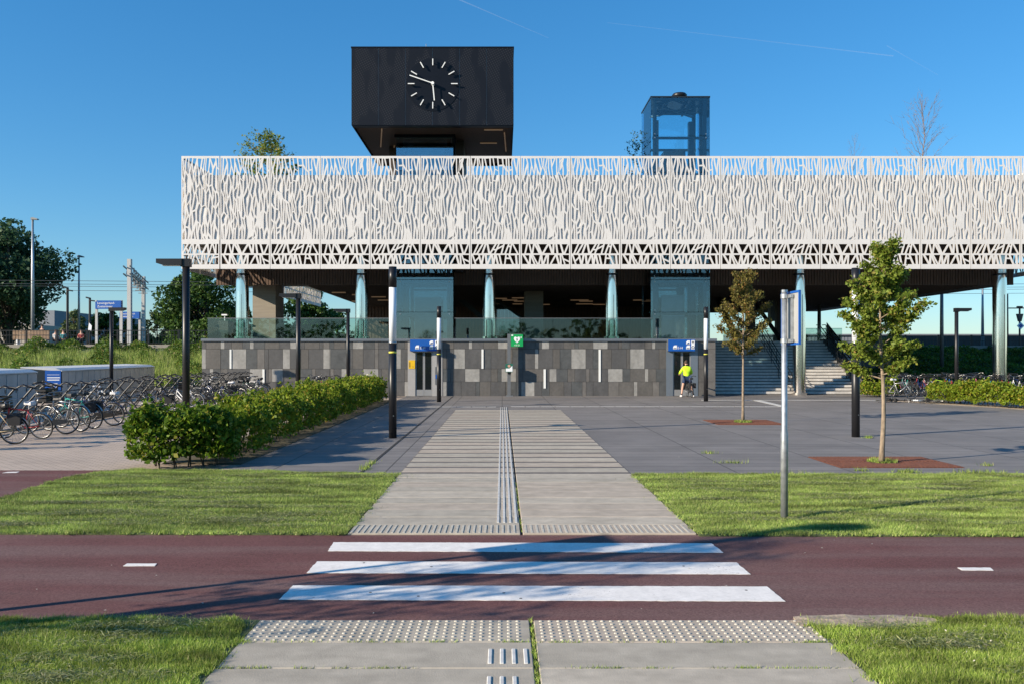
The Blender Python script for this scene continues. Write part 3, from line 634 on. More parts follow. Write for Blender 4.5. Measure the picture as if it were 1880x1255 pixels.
# columns
for px, zb in [(445, ZD), (664, ZD), (898, ZD), (1123, ZD), (1467, 0), (1835, 0)]:
    D = 44.55; x = (px - VX) * D / F
    mb = MB(); n = 28; vs_ = []
    prof = [(zb, 1), (5.4, 1), (5.8, .98), (6.05, .94), (6.24, .87), (6.3, .86), (7.7, .86)]
    for z, q in prof:
        for i in range(n): vs_.append((x + .33 * q * math.cos(i * 6.283 / n), D + .36 * math.sin(i * 6.283 / n), z))
    fs = [(j * n + i, j * n + (i + 1) % n, (j + 1) * n + (i + 1) % n, (j + 1) * n + i) for j in range(len(prof) - 1) for i in range(n)]
    col = S(mb.add(vs_, fs), 'column', 'chrome', True)
    mb = MB(); mb.add([(x + .305 * math.cos(i * 6.283 / 24), D + .375 * math.sin(i * 6.283 / 24), z) for z in (6.22, 6.32) for i in range(24)], [(i, (i + 1) % 24, 24 + (i + 1) % 24, 24 + i) for i in range(24)])
    o = mb.build('column_collar', 'chrome_band', col)
    o = MB().box(x + .05, x + .062, D - .375, D - .352, zb, 5.2).build('column_seam', 'chrome_band', col)
    MB().tube([(x, D, zb), (x, D, zb + .12)], [.42, .42], 24).build('column_foot', 'chrome', col)
# perforated screen panels -------------------------------------------------
PW, PH = 2.462, 5.55
def clip(poly, a, b, c):          # keep a*x+b*y<=c
    out = []
    for i in range(len(poly)):
        p, q = poly[i], poly[(i + 1) % len(poly)]; dp = a * p[0] + b * p[1] - c; dq = a * q[0] + b * q[1] - c
        if dp <= 0: out.append(p)
        if dp * dq < 0:
            t_ = dp / (dp - dq); out.append((p[0] + t_ * (q[0] - p[0]), p[1] + t_ * (q[1] - p[1])))
    return out
def area(p): return .5 * sum(p[i][0] * p[(i + 1) % len(p)][1] - p[(i + 1) % len(p)][0] * p[i][1] for i in range(len(p)))
def inset(poly, dd):
    out = list(poly); n = len(poly)
    for i in range(n):
        x1, y1 = poly[i]; x2, y2 = poly[(i + 1) % n]; ex, ey = x2 - x1, y2 - y1; l = math.hypot(ex, ey)
        if l < 1e-6: continue
        a, b = ey / l, -ex / l; out = clip(out, a, b, a * x1 + b * y1 - dd)
        if len(out) < 3: return []
    return out
def clean(p, e=.004):
    o = []
    for q in p:
        if not o or math.hypot(q[0] - o[-1][0], q[1] - o[-1][1]) > e: o.append(q)
    if len(o) > 1 and math.hypot(o[0][0] - o[-1][0], o[0][1] - o[-1][1]) < e: o.pop()
    return o
def screen_cells(seed, W, H):
    rd = random.Random(seed); x0, x1 = .022, W - .022; cells = []
    # field of long crossing branches
    za, zb = 1.42, H - .085
    AX, AZ = 1.0, 6.0
    sd = []; rows = [.5, .66, .8, .8, .72, .6, .48]; z = zb
    tot = sum(rows); z = zb
    for ri, rh in enumerate(rows):
        rh = rh * (zb - za) / tot; nc = max(3, round([10, 12, 13, 13, 13, 13, 13][ri] * W / 2.44))
        for i in range(nc):
            sd.append((x0 + (i + rd.uniform(-.18, 1.18)) * (x1 - x0) / nc, z - rh * rd.uniform(-.1, 1.1)))
        z -= rh
    S_ = [(p[0] * AX, p[1] / AZ) for p in sd]
    rect = [(x0, za / AZ), (x1, za / AZ), (x1, zb / AZ), (x0, zb / AZ)]
    for i, p in enumerate(S_):
        poly = rect
        for j, q in enumerate(S_):
            if i == j: continue
            dx, dy = q[0] - p[0], q[1] - p[1]
            if dx * dx + dy * dy > .8: continue
            poly = clip(poly, dx, dy, (q[0] ** 2 + q[1] ** 2 - p[0] ** 2 - p[1] ** 2) / 2)
            if len(poly) < 3: break
        if len(poly) < 3: continue
        cells.append(('v', poly))
    ph = rd.uniform(0, 6)
    out = []
    def warp(x, z):
        e = min(1, (x - x0) / .25, (x1 - x) / .25); e = max(0, e)
        f = min(1, (z - za) / .3, (zb - z) / .3); f = max(0, f)
        return (x + e * f * (.05 * math.sin(z * 2.3 + ph + x * 1.7) + .022 * math.sin(z * 7.1 + x * 5.3)), z + e * f * .1 * math.sin(x * 6.1 + ph))
    def fine(poly, m=.36):
        o = []
        for i in range(len(poly)):
            p, q = poly[i], poly[(i + 1) % len(poly)]; k = max(1, int(math.hypot(q[0] - p[0], q[1] - p[1]) / m + .5))
            o += [(p[0] + (q[0] - p[0]) * j / k, p[1] + (q[1] - p[1]) * j / k) for j in range(k)]
        return o
    for _, poly in cells:
        pp = clean([(p[0], p[1] * AZ) for p in poly])
        if len(pp) < 3: continue
        if area(pp) < 0: pp = pp[::-1]
        cz = sum(p[1] for p in pp) / len(pp); t_ = (zb - cz) / (zb - za)
        dd_ = (.03 if t_ < .2 else .025 + .013 * min(1, t_ * 1.1)) * rd.uniform(.7, 1.3)
        inn = [] if rd.random() < (.0 if t_ < .25 else .02) else clean(inset(pp, dd_), .006)
        wp = lambda P: [warp(*p) for p in fine(P)]
        out.append((wp(pp), wp(inn) if len(inn) > 2 else [], None))
    # foot band: two rows of slanted cells
    zc0, zc1 = .19, 1.26; zm = .72
    for (p0, p1, tl) in ((zm, zc1, 1), (zc0, zm, -1)):
        xs = [(x0, x0)]; x = x0; sg = tl
        while True:
            x += rd.choice([.1, .12, .15, .2, .25]) * rd.uniform(.85, 1.15)
            if x > x1 - .12: break
            t_ = rd.uniform(.01, .17) * sg; sg = -sg if rd.random() < .62 else sg
            a, b = x - t_, x + t_
            a = max(a, xs[-1][0] + .02); b = max(b, xs[-1][1] + .02); xs.append((min(a, x1 - .05), min(b, x1 - .05)))
        xs.append((x1, x1))
        for (a0, b0), (a1, b1) in zip(xs, xs[1:]):
            q_ = [(a0, p0), (a1, p0), (b1, p1), (b0, p1)]
            if a1 - a0 > .2 and b1 - b0 > .12 and rd.random() < .7:
                w1, w2 = rd.uniform(.2, .8), rd.uniform(.2, .8); l_ = (a0 + (b0 - a0) * w1, p0 + (p1 - p0) * w1); r_ = (a1 + (b1 - a1) * w2, p0 + (p1 - p0) * w2)
                out.append(([q_[0], q_[1], r_, l_], .036, False)); out.append(([l_, r_, q_[2], q_[3]], .036, False))
            else: out.append((q_, .04 * rd.uniform(.7, 1.3), False))
    return out, (x0, x1, za, zb, zc0, zc1)
def screen_mesh(name, cells, ext, W, H, xcut=0.0):
    mb = MB(); T = .02
    x0, x1, za, zb, zc0, zc1 = ext
    def face(loops, y, flip):
        tri = tessellate_polygon([[Vector((p[0], p[1], 0)) for p in l] for l in loops])
        fl = [p for l in loops for p in l]
        fs = []
        for a, b, c in tri:
            ar = (fl[b][0] - fl[a][0]) * (fl[c][1] - fl[a][1]) - (fl[c][0] - fl[a][0]) * (fl[b][1] - fl[a][1])
            if abs(ar) < 1e-9: continue
            f = (a, b, c) if ar > 0 else (a, c, b)
            fs.append(f if not flip else f[::-1])
        mb.add([(p[0], y, p[1]) for p in fl], fs)
    def strip(a, b, c, d_):
        face([[(a, c), (b, c), (b, d_), (a, d_)]], 0, False); face([[(a, c), (b, c), (b, d_), (a, d_)]], T, True)
    for r_ in ((0, x0, 0, H), (x1, W, 0, H), (x0, x1, 0, zc0), (x0, x1, zc1, za), (x0, x1, zb, H)): strip(*r_)
    for a, b, c, d_ in ((0, 0, 0, H), (W, W, H, 0)):
        pass
    mb.cur = 1
    mb.add([(0, 0, 0), (0, T, 0), (0, T, H), (0, 0, H)], [(0, 1, 2, 3)]); mb.add([(W, 0, 0), (W, T, 0), (W, T, H), (W, 0, H)], [(3, 2, 1, 0)])
    mb.add([(0, 0, 0), (W, 0, 0), (W, T, 0), (0, T, 0)], [(0, 3, 2, 1)]); mb.add([(0, 0, H), (W, 0, H), (W, T, H), (0, T, H)], [(0, 1, 2, 3)])
    mb.cur = 0
    for poly, dd, solid in cells:
        poly = clean(poly)
        if len(poly) < 3: continue
        if area(poly) < 0: poly = poly[::-1]
        inn = dd if solid is None else clean(inset(poly, dd), .006)
        if len(inn) < 3 or area(inn) < .0007:
            face([poly], 0, False); face([poly], T, True); continue
        face([poly, inn[::-1]], 0, False); face([poly, inn[::-1]], T, True)
        mb.cur = 1; n = len(inn)
        for i in range(n):
            p, q = inn[i], inn[(i + 1) % n]
            mb.add([(p[0], 0, p[1]), (q[0], 0, q[1]), (q[0], T, q[1]), (p[0], T, p[1])], [(0, 1, 2, 3)])
        mb.cur = 0
    return mb.mesh(name, ['white_panel', 'panel_edge'])
W_ = PW - .022
SM = []
for sd in (21, 58):
    cells, ext = screen_cells(sd, W_, PH); SM.append(screen_mesh('screen_panel', cells, ext, W_, PH))
cells, ext = screen_cells(33, 1.87, PH); SMP = screen_mesh('screen_panel', cells, ext, 1.87, PH)
YSC = 41.8; ZSB = CAMZ + (VY - 494) * YSC / F
def scr(mesh, loc, rz=0):
    o = mobj('screen_panel', mesh, None, SB); o.location = Vector(loc) - Vector((0, WALL, 0)); o.rotation_euler = (0, 0, rz); return o
XS0 = (333 - VX) * YSC / F; XS1 = (404.2 - VX) * YSC / F
scr(SMP, (XS0, YSC, ZSB))
i = 0; x = XS1
while x < 26.6: scr(SM[i % 2], (x + .011, YSC, ZSB)); x += PW; i += 1
XSR = x
yy = YSC + .06; i = 0
while yy < 73:
    scr(SM[i % 2], (XS0 + .028, yy, ZSB), R(90)); scr(SM[(i + 1) % 2], (XSR + .0, yy, ZSB), R(90)); yy += PW; i += 1
YEND = yy
zb0 = CAMZ + (VY - 444) * YSC / F; zb1 = CAMZ + (VY - 321.5) * YSC / F
S(MB().box(XS0 + .2, XSR - .2, YSC + .05, YSC + .2, zb0, zb1).box(XS0 + .085, XS0 + .2, YSC + .2, YEND, zb0, zb1).box(XSR - .25, XSR - .12, YSC + .2, YEND, zb0, zb1), 'parapet', 'white_backing')
S(MB().box(XS0 + .2, XSR - .25, YSC + .2, 46.2, zb0 + .02, zb0 + .25), 'gallery_floor', 'soffit_brown')
# vertical supports behind the screen
ps = MB(); x = XS1
while x < 26.6: ps.box(x - .02, x + .04, YSC + .022, YSC + .049, ZSB + .1, ZSB + PH - .1); x += PW
S(ps, 'screen_posts', 'steel_grey')
# wooden slat fascia behind the screen, soffit, inner hall
fz0 = 5.85
sl = MB(); x = XS0 + .3; rnd = random.Random(2)
while x < XSR - .4:
    sl.box(x, x + .115, 46.0 + rnd.uniform(0, .02), 46.1, fz0, zb0 + .02); x += .15
tag(S(sl, 'slat_fascia', 'wood_brown'), 'vertical dark wood slats', None, None, 'stuff')
S(MB().box(XS0 + .3, XSR - .4, 46.1, 46.3, fz0 + .01, zb0 + .02), 'fascia_back', 'soffit_brown')
S(MB().box(-10.8, XSR - .4, 46.3, YEND, fz0 + .02, 6.5).box(XS0 + .3, -10.8, 46.3, 49.5, 6.05, 6.5), 'soffit', 'soffit_brown')
S(MB().box(-10.8, XSR - .4, 50, YEND, 9.6, 9.9), 'roof_deck', 'deck_grey')
so = MB(); rnd = random.Random(5)
for k in range(60): so.box(-10.6, 26, 46.5 + k * .48, 46.5 + k * .48 + .06, fz0 - .03, fz0 + .02)
tag(S(so, 'soffit_slats', 'wood_dark'), 'dark slats under the ceiling', None, None, 'stuff')
bw = MB(); x = -10.6
while x < 15.5: bw.box(x, x + .2, 65.9 + rnd.uniform(0, .03), 66, ZD, fz0); x += .25
tag(S(bw, 'hall_slat_wall', 'wood_brown'), 'brown slatted rear wall', None, None, 'stuff')
S(MB().box(-10.6, 15.5, 66, 66.2, ZD, fz0), 'hall_wall', 'soffit_brown')
S(MB().box(-14.1, -12.8, 48, 49.8, ZD - .02, 6.06), 'pylon', 'pylon_concrete')
S(MB().box(1.32, 2.42, 50, 51.6, ZD - .02, fz0), 'pylon', 'pylon_concrete')
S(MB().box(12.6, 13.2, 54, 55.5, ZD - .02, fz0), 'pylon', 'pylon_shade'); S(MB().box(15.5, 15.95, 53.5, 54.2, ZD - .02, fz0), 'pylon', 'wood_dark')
for (px, py, w) in [(660, 541, .9), (695, 545, .9), (706, 551, .9), (655, 553, .7), (918, 548, .9), (936, 551, 1.0), (954, 547, 1.0), (957, 553, 1.0), (950, 558, .7), (1003, 559, .5), (1064, 551, 1.2), (1076, 553, .9), (1073, 558, 1.2), (1096, 559, .6), (1108, 559, .5), (1172, 551, .7), (622, 537, .8)]:
    D = F * (fz0 - .1 - CAMZ) / (VY - py); p = at(px, py, D)
    if D < 65.5: S(MB().box(p.x - w / 2, p.x + w / 2, D - .05, D + .05, p.z - .04, p.z + .02), 'strip_light', 'warm_lamp')
# inner glazed stair with slanting glass
p0, p1, p2, p3 = at(905, 548, 58), at(962, 586, 58), at(962, 616, 58), at(905, 616, 58)
S(MB().polyy([(p0.x, p0.z), (p3.x, p3.z), (p2.x, p2.z), (p1.x, p1.z)], 58, 58.03), 'stair_glazing', 'lift_glass')
S(MB().bar(p0, p1, .12, .14).bar(at(840, 545, 58), at(905, 600, 58), .15, .3), 'stair_stringer', 'steel_dark')
for k in range(9):
    q = p0.lerp(p1, k / 8); S(MB().box(q.x - .02, q.x + .02, 58.04, 58.08, ZD, q.z), 'stair_mullion', 'steel_grey')
# inner dark stair at right
a, b_ = at(1306, 520, 57), at(1352, 622, 53); c_, d_ = at(1378, 545, 57), at(1452, 650, 50)
S(MB().bar(a, b_, .2, .45).bar(c_, d_, .12, .25), 'inner_stair', 'steel_dark')
S(MB().box(at(1392, 0, 60).x, at(1430, 0, 60).x, 59.9, 60, at(0, 550, 60).z, fz0 + .02), 'blue_board', 'blue_board')
S(MB().box(at(1422, 0, 60).x, at(1440, 0, 60).x, 59.5, 60, ZD, fz0), 'pylon', 'wood_dark')
S(MB().bar(at(1416, 552, 58), at(1416, 590, 58), .3, .6), 'display_box', 'steel_dark')
# lift entrances in the plinth
def portal(pa, da, db, pb, mL, mR, sgn, label_panel=False):
    z1 = wz(623.5)
    S(MB().box(wx(pa), wx(da), WALL - .03, WALL + .03, -.02, z1), 'portal_panel', mL); S(MB().box(wx(db), wx(pb), WALL - .03, WALL + .03, -.02, z1), 'portal_panel', mR)
    S(MB().box(wx(da), wx(db), WALL + .0, WALL + .03, wz(646), z1), 'portal_head', mR)
    w = (wx(db) - wx(da)) / 2
    for k in range(2):
        xa = wx(da) + k * w
        dr = S(MB().box(xa + .004, xa + .06, WALL + .005, WALL + .028, .01, wz(646)).box(xa + w - .05, xa + w - .004, WALL + .005, WALL + .028, .01, wz(646)).box(xa + .06, xa + w - .05, WALL + .005, WALL + .028, .01, wz(714.5)), 'lift_door', 'door_grey')
        MB().box(xa + .06, xa + w - .05, WALL + .012, WALL + .022, wz(714.5), wz(646)).build('door_pane', 'door_glass', dr)
portal(748.7, 762.5, 793.8, 812.3, 'portal_light', 'portal_light', 0)
portal(1222.8, 1235.5, 1268, 1281, 'portal_blue', 'portal_blue', 0)
# direction boards above the lift doors
def dir_board(label, px0, px1):
    D = WALL - .28; s = F / D
    def X(p): return (p - VX) / s
    def Z(p): return CAMZ - (p - VY) / s
    e = empty('direction_sign', (X(px0), D, Z(644)), 0, label, 'sign')
    w = X(px1) - X(px0); h = Z(623) - Z(644)
    MB().box(0, w, 0, .1, 0, h).build('board', 'sign_blue', e)
    MB().box(-.02, 0, .02, .25, .0, h).box(.05, .15, .1, .27, h * .4, h * .5).box(w - .15, w - .05, .1, .27, h * .4, h * .5).build('bracket', 'steel_grey', e)
    def icon(x, z, q):
        p = [(x, z), (x + q, z), (x + q, z + q), (x + q * .35, z + q), (x, z + q * .65)]
        MB().polyy(p, -.006, -.001).build('pictogram', 'sign_white', e)
        MB().box(x + q * .12, x + q * .88, -.009, -.0065, z + q * .1, z + q * .3).build('pictogram', 'print_black', e)
    icon(w * .18, h * .17, h * .33); icon(w * .67, h * .17, h * .33); icon(w * .67, h * .58, h * .33)
    MB().polyy([(w * .70, h * .64), (w * .77, h * .78), (w * .79, h * .64)], -.009, -.0065).build('pictogram', 'sign_blue', e)
    MB().box(w * .86, w * .985, -.006, -.001, h * .17, h * .93).build('panel', 'sign_white', e)
    mobj('lettering', text_mesh('E-H', h * .3, 'sign_white'), None, e, (w * .345, -.004, h * .18), (R(90), 0, 0))
    MB().bar((w * .92, -.008, h * .64), (w * .92, -.008, h * .84), .03, .006, (0, 1, 0)).bar((w * .92, -.008, h * .87), (w * .89, -.008, h * .76), .025, .006, (0, 1, 0)).bar((w * .92, -.008, h * .87), (w * .95, -.008, h * .76), .025, .006, (0, 1, 0)).build('arrow', 'print_black', e)
    MB().torus((w * .92, -.008, h * .33), .06, .013, 16, 4).build('pictogram', 'print_black', e)
dir_board('blue E-H direction board above the lift door with the yellow notice', 752.8, 806)
dir_board('blue E-H direction board above the person in yellow', 1227, 1276)
e = empty('wall_notice', at(756.3, 676, WALL - .04), 0, 'yellow notice on the pale panel left of the lift door', 'notice')
s_ = WALL / F
MB().box(-6 * s_, 5.5 * s_, -.01, .0, 0, 15.5 * s_).build('notice_plate', 'sign_yellow', e)
MB().box(-4.5 * s_, -3.2 * s_, -.013, -.0105, 2.5 * s_, 12 * s_).box(1 * s_, 3 * s_, -.013, -.0105, 3 * s_, 4 * s_).build('print', 'print_black', e)
e = empty('call_panel', at(802, 705, WALL - .04), 0, 'small blue call panel beside the lift door behind a light pole', 'panel')
MB().box(-.09, .09, -.02, .01, 0, .9).build('plate', 'steel_grey', e); MB().box(-.06, .06, -.03, -.021, .3, .5).build('button_plate', 'sign_blue', e)

# ------------------------------------------------------------ clock tower
def CT(mb, name, m, p, smooth=False):
    o = mb.build(name, m, p, smooth); o.location = -p.matrix_world.translation if False else -Vector(p['o']); return o
def anchor(name, loc, label, cat, group=None):
    e = empty(name, loc, 0, label, cat, group); e['o'] = tuple(loc); return e
YB = 41.8; sB = F / YB
bx0, bx1 = (645 - VX) / sB, (943 - VX) / sB; bz0, bz1 = CAMZ + (VY - 230) / sB, CAMZ + (VY - 86) / sB
ct = anchor('clock_tower', ((bx0 + bx1) / 2, 45.5, 8), 'black boxy clock tower with round dial rising above the screen', 'tower')
wB = (bx1 - bx0) / 6
for i in range(6):
    CT(MB().box(bx0 + i * wB + .008, bx0 + (i + 1) * wB - .008, YB, YB + .03, bz0, bz1 - .06), 'facade_sheet', 'black_perforated', ct)
    if i: CT(MB().box(bx0 + i * wB - .006, bx0 + i * wB + .006, YB + .01, YB + .03, bz0, bz1 - .06), 'sheet_joint', 'steel_grey', ct)
BD = 9.0
CT(MB().box(bx0 + .001, bx0 + .03, YB + .03, YB + BD, bz0, bz1 - .06).box(bx1 - .03, bx1 - .001, YB + .03, YB + BD, bz0, bz1 - .06).box(bx0, bx1, YB + BD, YB + BD + .05, bz0, bz1 - .06), 'side_sheet', 'black_sheet', ct)
CT(MB().box(bx0 - .02, bx1 + .02, YB - .02, YB + BD + .07, bz1 - .06, bz1), 'roof', 'black_sheet', ct)
CT(MB().box(bx0 + .03, bx1 - .03, YB + .031, YB + .35, bz0 - .05, bz0 + .05), 'lower_trim', 'black_sheet', ct)
us = MB(); yy = YB + .4
while yy < YB + BD - .3: us.box(bx0 + .05, bx1 - .05, yy, yy + .16, bz0 + .1, bz0 + .14); yy += .2
tag(CT(us, 'underside_slats', 'wood_brown', ct), 'brown wooden slats under the box', None, None, 'stuff')
CT(MB().box(bx0 + .05, bx1 - .05, YB + .36, YB + BD - .1, bz0 + .15, bz0 + .2), 'underside', 'soffit_brown', ct)
for (px, py, w, al) in [(906, 237.5, .95, 0), (897, 262, .9, 0)]:
    D = YB * (VY - 230) / (VY - py) * 1.01; p = at(px, py, D); CT(MB().box(p.x - w / 2, p.x + w / 2, D - .04, D + .04, bz0 + .05, bz0 + .1), 'strip_light', 'warm_lamp', ct)
for (pa, pya, pb, pyb) in [(701, 239, 699, 272), (724, 270, 722, 284), (926, 246, 929, 280)]:
    Da = YB * 424 / (VY - pya); Db = YB * 424 / (VY - pyb); a, b_ = at(pa, pya, Da), at(pb, pyb, Db)
    CT(MB().bar((a.x, a.y, bz0 + .06), (b_.x, b_.y, bz0 + .06), .06, .05), 'strip_light', 'warm_lamp', ct)
CT(MB().tube([((779 - VX) / sB, YB + 1, bz1), ((779 - VX) / sB, YB + 1, bz1 + .5)], .018, 6), 'lightning_rod', 'galvanised', ct)
# shaft of the left lift inside the tower
lx0, lx1 = -5.48, -2.54; LY = 44.0
def glass_shaft(root, x0, x1, y0, y1, z0, z1, gm, levels, fn):
    n = len(levels) - 1
    for i in range(n):
        a, b_ = levels[i] + .012, levels[i + 1] - .012
        fn(MB().box(x0, x1, y0, y0 + .02, a, b_), 'glass_pane', gm, root)
        fn(MB().box(x0, x0 + .02, y0 + .03, y1, a, b_), 'glass_pane', gm, root)
        fn(MB().box(x1 - .02, x1, y0 + .03, y1, a, b_), 'glass_pane', gm, root)
        fn(MB().box(x0, x1, y1 + .01, y1 + .03, a, b_), 'glass_pane', gm, root)
    for xx in (x0 + .14, x1 - .32):
        for yy in (y0 + .12, y1 - .3): fn(MB().box(xx, xx + .18, yy, yy + .18, z0, z1 - .1), 'steel_post', 'steel_dark', root)
    for z in levels[1:]:
        fn(MB().box(x0 + .1, x1 - .1, y0 + .1, y0 + .2, z - .14, z - .02).box(x0 + .1, x1 - .1, y1 - .2, y1 - .1, z - .14, z - .02), 'steel_beam', 'steel_dark', root)
    fx = MB()
    for z in levels[1:-1]:
        for xx in (x0 + .2, x1 - .2):
            for dz in (-.1, .1): fx.tube([(xx, y0 - .02, z + dz), (xx, y0, z + dz)], .035, 8)
    fn(fx, 'glass_fixings', 'alloy', root)
glass_shaft(ct, lx0, lx1, LY, 46.9, ZD, bz0 + .1, 'lift_glass', [ZD, 4.28, 5.95, 7.6, 9.6, 11.6], CT)
glass_shaft(ct, lx0, lx1, LY, 46.9, 11.6, 13.4, 'upper_glass', [11.6, 13.3], CT)
CT(MB().box(lx0 - .1, lx1 + .1, LY - .05, 47, 13.32, bz0 + .1), 'shaft_head', 'black_sheet', ct)
CT(MB().box(lx1 + .05, lx1 + .5, 45.2, 48.5, 6.5, bz0 + .1).box(lx0 - .7, lx0 - .3, 46.5, 48.5, 6.5, bz0 + .1), 'core_wall', 'wood_dark', ct)
# lift car doors seen through the glass at the upper landing
CT(MB().box(-4.9, -3.15, 46.2, 46.3, 10.6, 13.28), 'landing_doors', 'door_grey', ct)
CT(MB().box(-4.75, -4.08, 46.17, 46.199, 10.6, 13.15).box(-3.97, -3.3, 46.17, 46.199, 10.6, 13.15), 'landing_door_glass', 'tower_glass', ct)
CT(MB().box(-4.75, -3.3, 46.2, 46.28, ZD, 5.2), 'landing_doors', 'steel_grey', ct)
# clock
cx, cz = (795 - VX) / sB, CAMZ + (VY - 156) / sB
dial = CT(MB().tube([(cx, YB - .02, cz), (cx, YB - .004, cz)], 1.3, 48), 'clock_dial', 'black_sheet', ct)
for h in range(12):
    a = h * math.pi / 6; r0, r1 = .9, 1.22
    px, pz = math.sin(a), math.cos(a)
    MB().bar((cx + px * r0, YB - .16, cz + pz * r0), (cx + px * r1, YB - .16, cz + pz * r1), .042, .05, (0, 1, 0)).build('hour_mark', 'clock_white', dial)
    MB().bar((cx + px * 1.06, YB - .13, cz + pz * 1.06), (cx + px * 1.06, YB - .02, cz + pz * 1.06), .03, .03).build('mark_stud', 'black_sheet', dial)
def hand(deg, l, w, y, nm):
    a = R(deg); MB().bar((cx, y, cz), (cx + l * math.sin(a), y, cz + l * math.cos(a)), w, .02, (0, 1, 0)).build(nm, 'clock_white', dial)
hand(289, 1.19, .045, YB - .25, 'minute_hand'); hand(174.5, .84, .05, YB - .21, 'hour_hand')
MB().tube([(cx, YB - .3, cz), (cx, YB - .02, cz)], .075, 16).build('hub', 'clock_white', dial)

# ------------------------------------------------------------ glass lift tower on the right
gx0, gx1 = 7.7, 10.75
lt_ = anchor('lift_tower', ((gx0 + gx1) / 2, 45.4, ZD), 'tall glass lift tower with dark steel frame right of centre', 'tower')
gz1 = CAMZ + (VY - 179) * LY / F
glass_shaft(lt_, gx0, gx1, LY, 46.9, ZD, gz1, 'tower_glass', [ZD, 4.28, 5.95, 7.6, 9.6, 11.5, 13.4, gz1], CT)
CT(MB().box(gx0 - .02, gx1 + .02, LY - .02, LY + .05, gz1 - .01, gz1 + .06).box(gx0 - .02, gx1 + .02, 46.9, 46.97, gz1 - .01, gz1 + .06).box(gx0 - .02, gx0 + .05, LY + .05, 46.9, gz1 - .01, gz1 + .06).box(gx1 - .05, gx1 + .02, LY + .05, 46.9, gz1 - .01, gz1 + .06), 'roof_rim', 'steel_dark', lt_)
CT(MB().box(gx0 + .05, gx1 - .05, LY + .05, 46.9, gz1 + .0, gz1 + .02), 'roof_glass', 'tower_glass', lt_)
zt = gz1 - .3
CT(MB().bar((gx0 + .2, LY + .2, zt), (gx1 - .2, 46.7, zt), .1, .1).bar((gx1 - .2, LY + .2, zt - .02), (gx0 + .2, 46.7, zt - .02), .1, .1), 'roof_brace', 'steel_dark', lt_)
CT(MB().bar((gx0 + .9, LY + .3, zt + .1), (gx0 + .9, 46.6, zt + .1), .12, .14).bar((gx1 - .9, LY + .3, zt + .1), (gx1 - .9, 46.6, zt + .1), .12, .14), 'hoist_beam', 'steel_dark', lt_)
CT(MB().box(gx0 + .55, gx0 + .66, 45.4, 45.5, ZD, gz1 - .8).box(gx1 - .8, gx1 - .55, 45.3, 45.6, ZD, gz1 - .9).box(gx1 - .85, gx1 - .6, 45.0, 45.2, 12, gz1 - 1.2), 'guide_rail', 'steel_dark', lt_)
CT(MB().box(gx0 + .55, gx1 - .55, 46.3, 46.6, 9.5, 12.3), 'lift_car', 'steel_grey', lt_)
CT(MB().box(gx0 + .9, gx1 - 1.0, 45.2, 46.2, 9.5, 12.9), 'lift_car_roof', 'steel_dark', lt_)
CT(MB().box(gx0 + .9, gx1 - .9, 45.9, 46, ZD, 5.3), 'landing_doors', 'steel_grey', lt_)
dx = (1243 - VX) * 45.2 / F; vs_ = MB()
vs_.tube([(dx, 44.6, gz1 + .02), (dx, 44.6, gz1 + .12), (dx, 44.6, gz1 + .16), (dx, 44.6, gz1 + .28), (dx, 44.6, gz1 + .36), (dx, 44.6, gz1 + .4)], [.3, .3, .38, .4, .33, .1], 20)
CT(vs_, 'roof_vent', 'black_paint', lt_, True)

# ------------------------------------------------------------ staircase
st = anchor('staircase', (14.9, 44.9, 0), 'wide stone staircase climbing to the deck right of the plinth', 'staircase')
N = 18; rz_ = ZD / N; SX0, SX1 = XR + .12, 18.9; Y0 = 44.95; TR = .3
rnd = random.Random(8)
for i in range(N):
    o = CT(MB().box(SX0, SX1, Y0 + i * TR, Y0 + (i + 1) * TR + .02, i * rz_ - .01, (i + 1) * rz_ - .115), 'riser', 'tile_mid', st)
    x = SX0 + rnd.uniform(-1.5, 0)
    while x < SX1:
        w = 2.0; a, b_ = max(SX0, x), min(SX1, x + w)
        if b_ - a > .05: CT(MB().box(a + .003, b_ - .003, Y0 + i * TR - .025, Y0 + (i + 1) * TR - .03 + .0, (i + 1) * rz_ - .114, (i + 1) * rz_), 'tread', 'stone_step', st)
        x += w
CT(MB().polyx([(Y0 - .2, -.02), (Y0 + N * TR + .2, -.02), (Y0 + N * TR + .2, ZD + .1), (Y0 + N * TR, ZD + .1), (Y0 - .2, .25)], SX1, SX1 + .4), 'stringer', 'tile_mid', st)
def rail(x, gl=False):
    for h in (.95, .7, .45):
        CT(MB().tube([(x, Y0 - .25, h - .02), (x, Y0, h), (x, Y0 + N * TR, ZD + h), (x, Y0 + N * TR + .5, ZD + h)], .024 if h > .9 else .016, 6), 'handrail', 'steel_dark', st)
    for k in range(5):
        yy = Y0 + .15 + k * TR * N / 4.2; z = (yy - Y0) / TR * rz_
        CT(MB().tube([(x, yy, z), (x, yy, z + .95)], .02, 6), 'rail_post', 'steel_dark', st)
rail(15.1); rail(15.4); rail(18.8); rail(19.15)
CT(MB().polyx([(Y0 + .3, .4), (Y0 + N * TR, ZD + .15), (Y0 + N * TR, ZD + 1.1), (Y0 + .3, 1.35)], 19.22, 19.24), 'side_glass', 'rail_glass', st)
CT(MB().box(19.5, 21.2, 50.2, 55.9, -.02, 1.6), 'side_block', 'tile_mid', st)

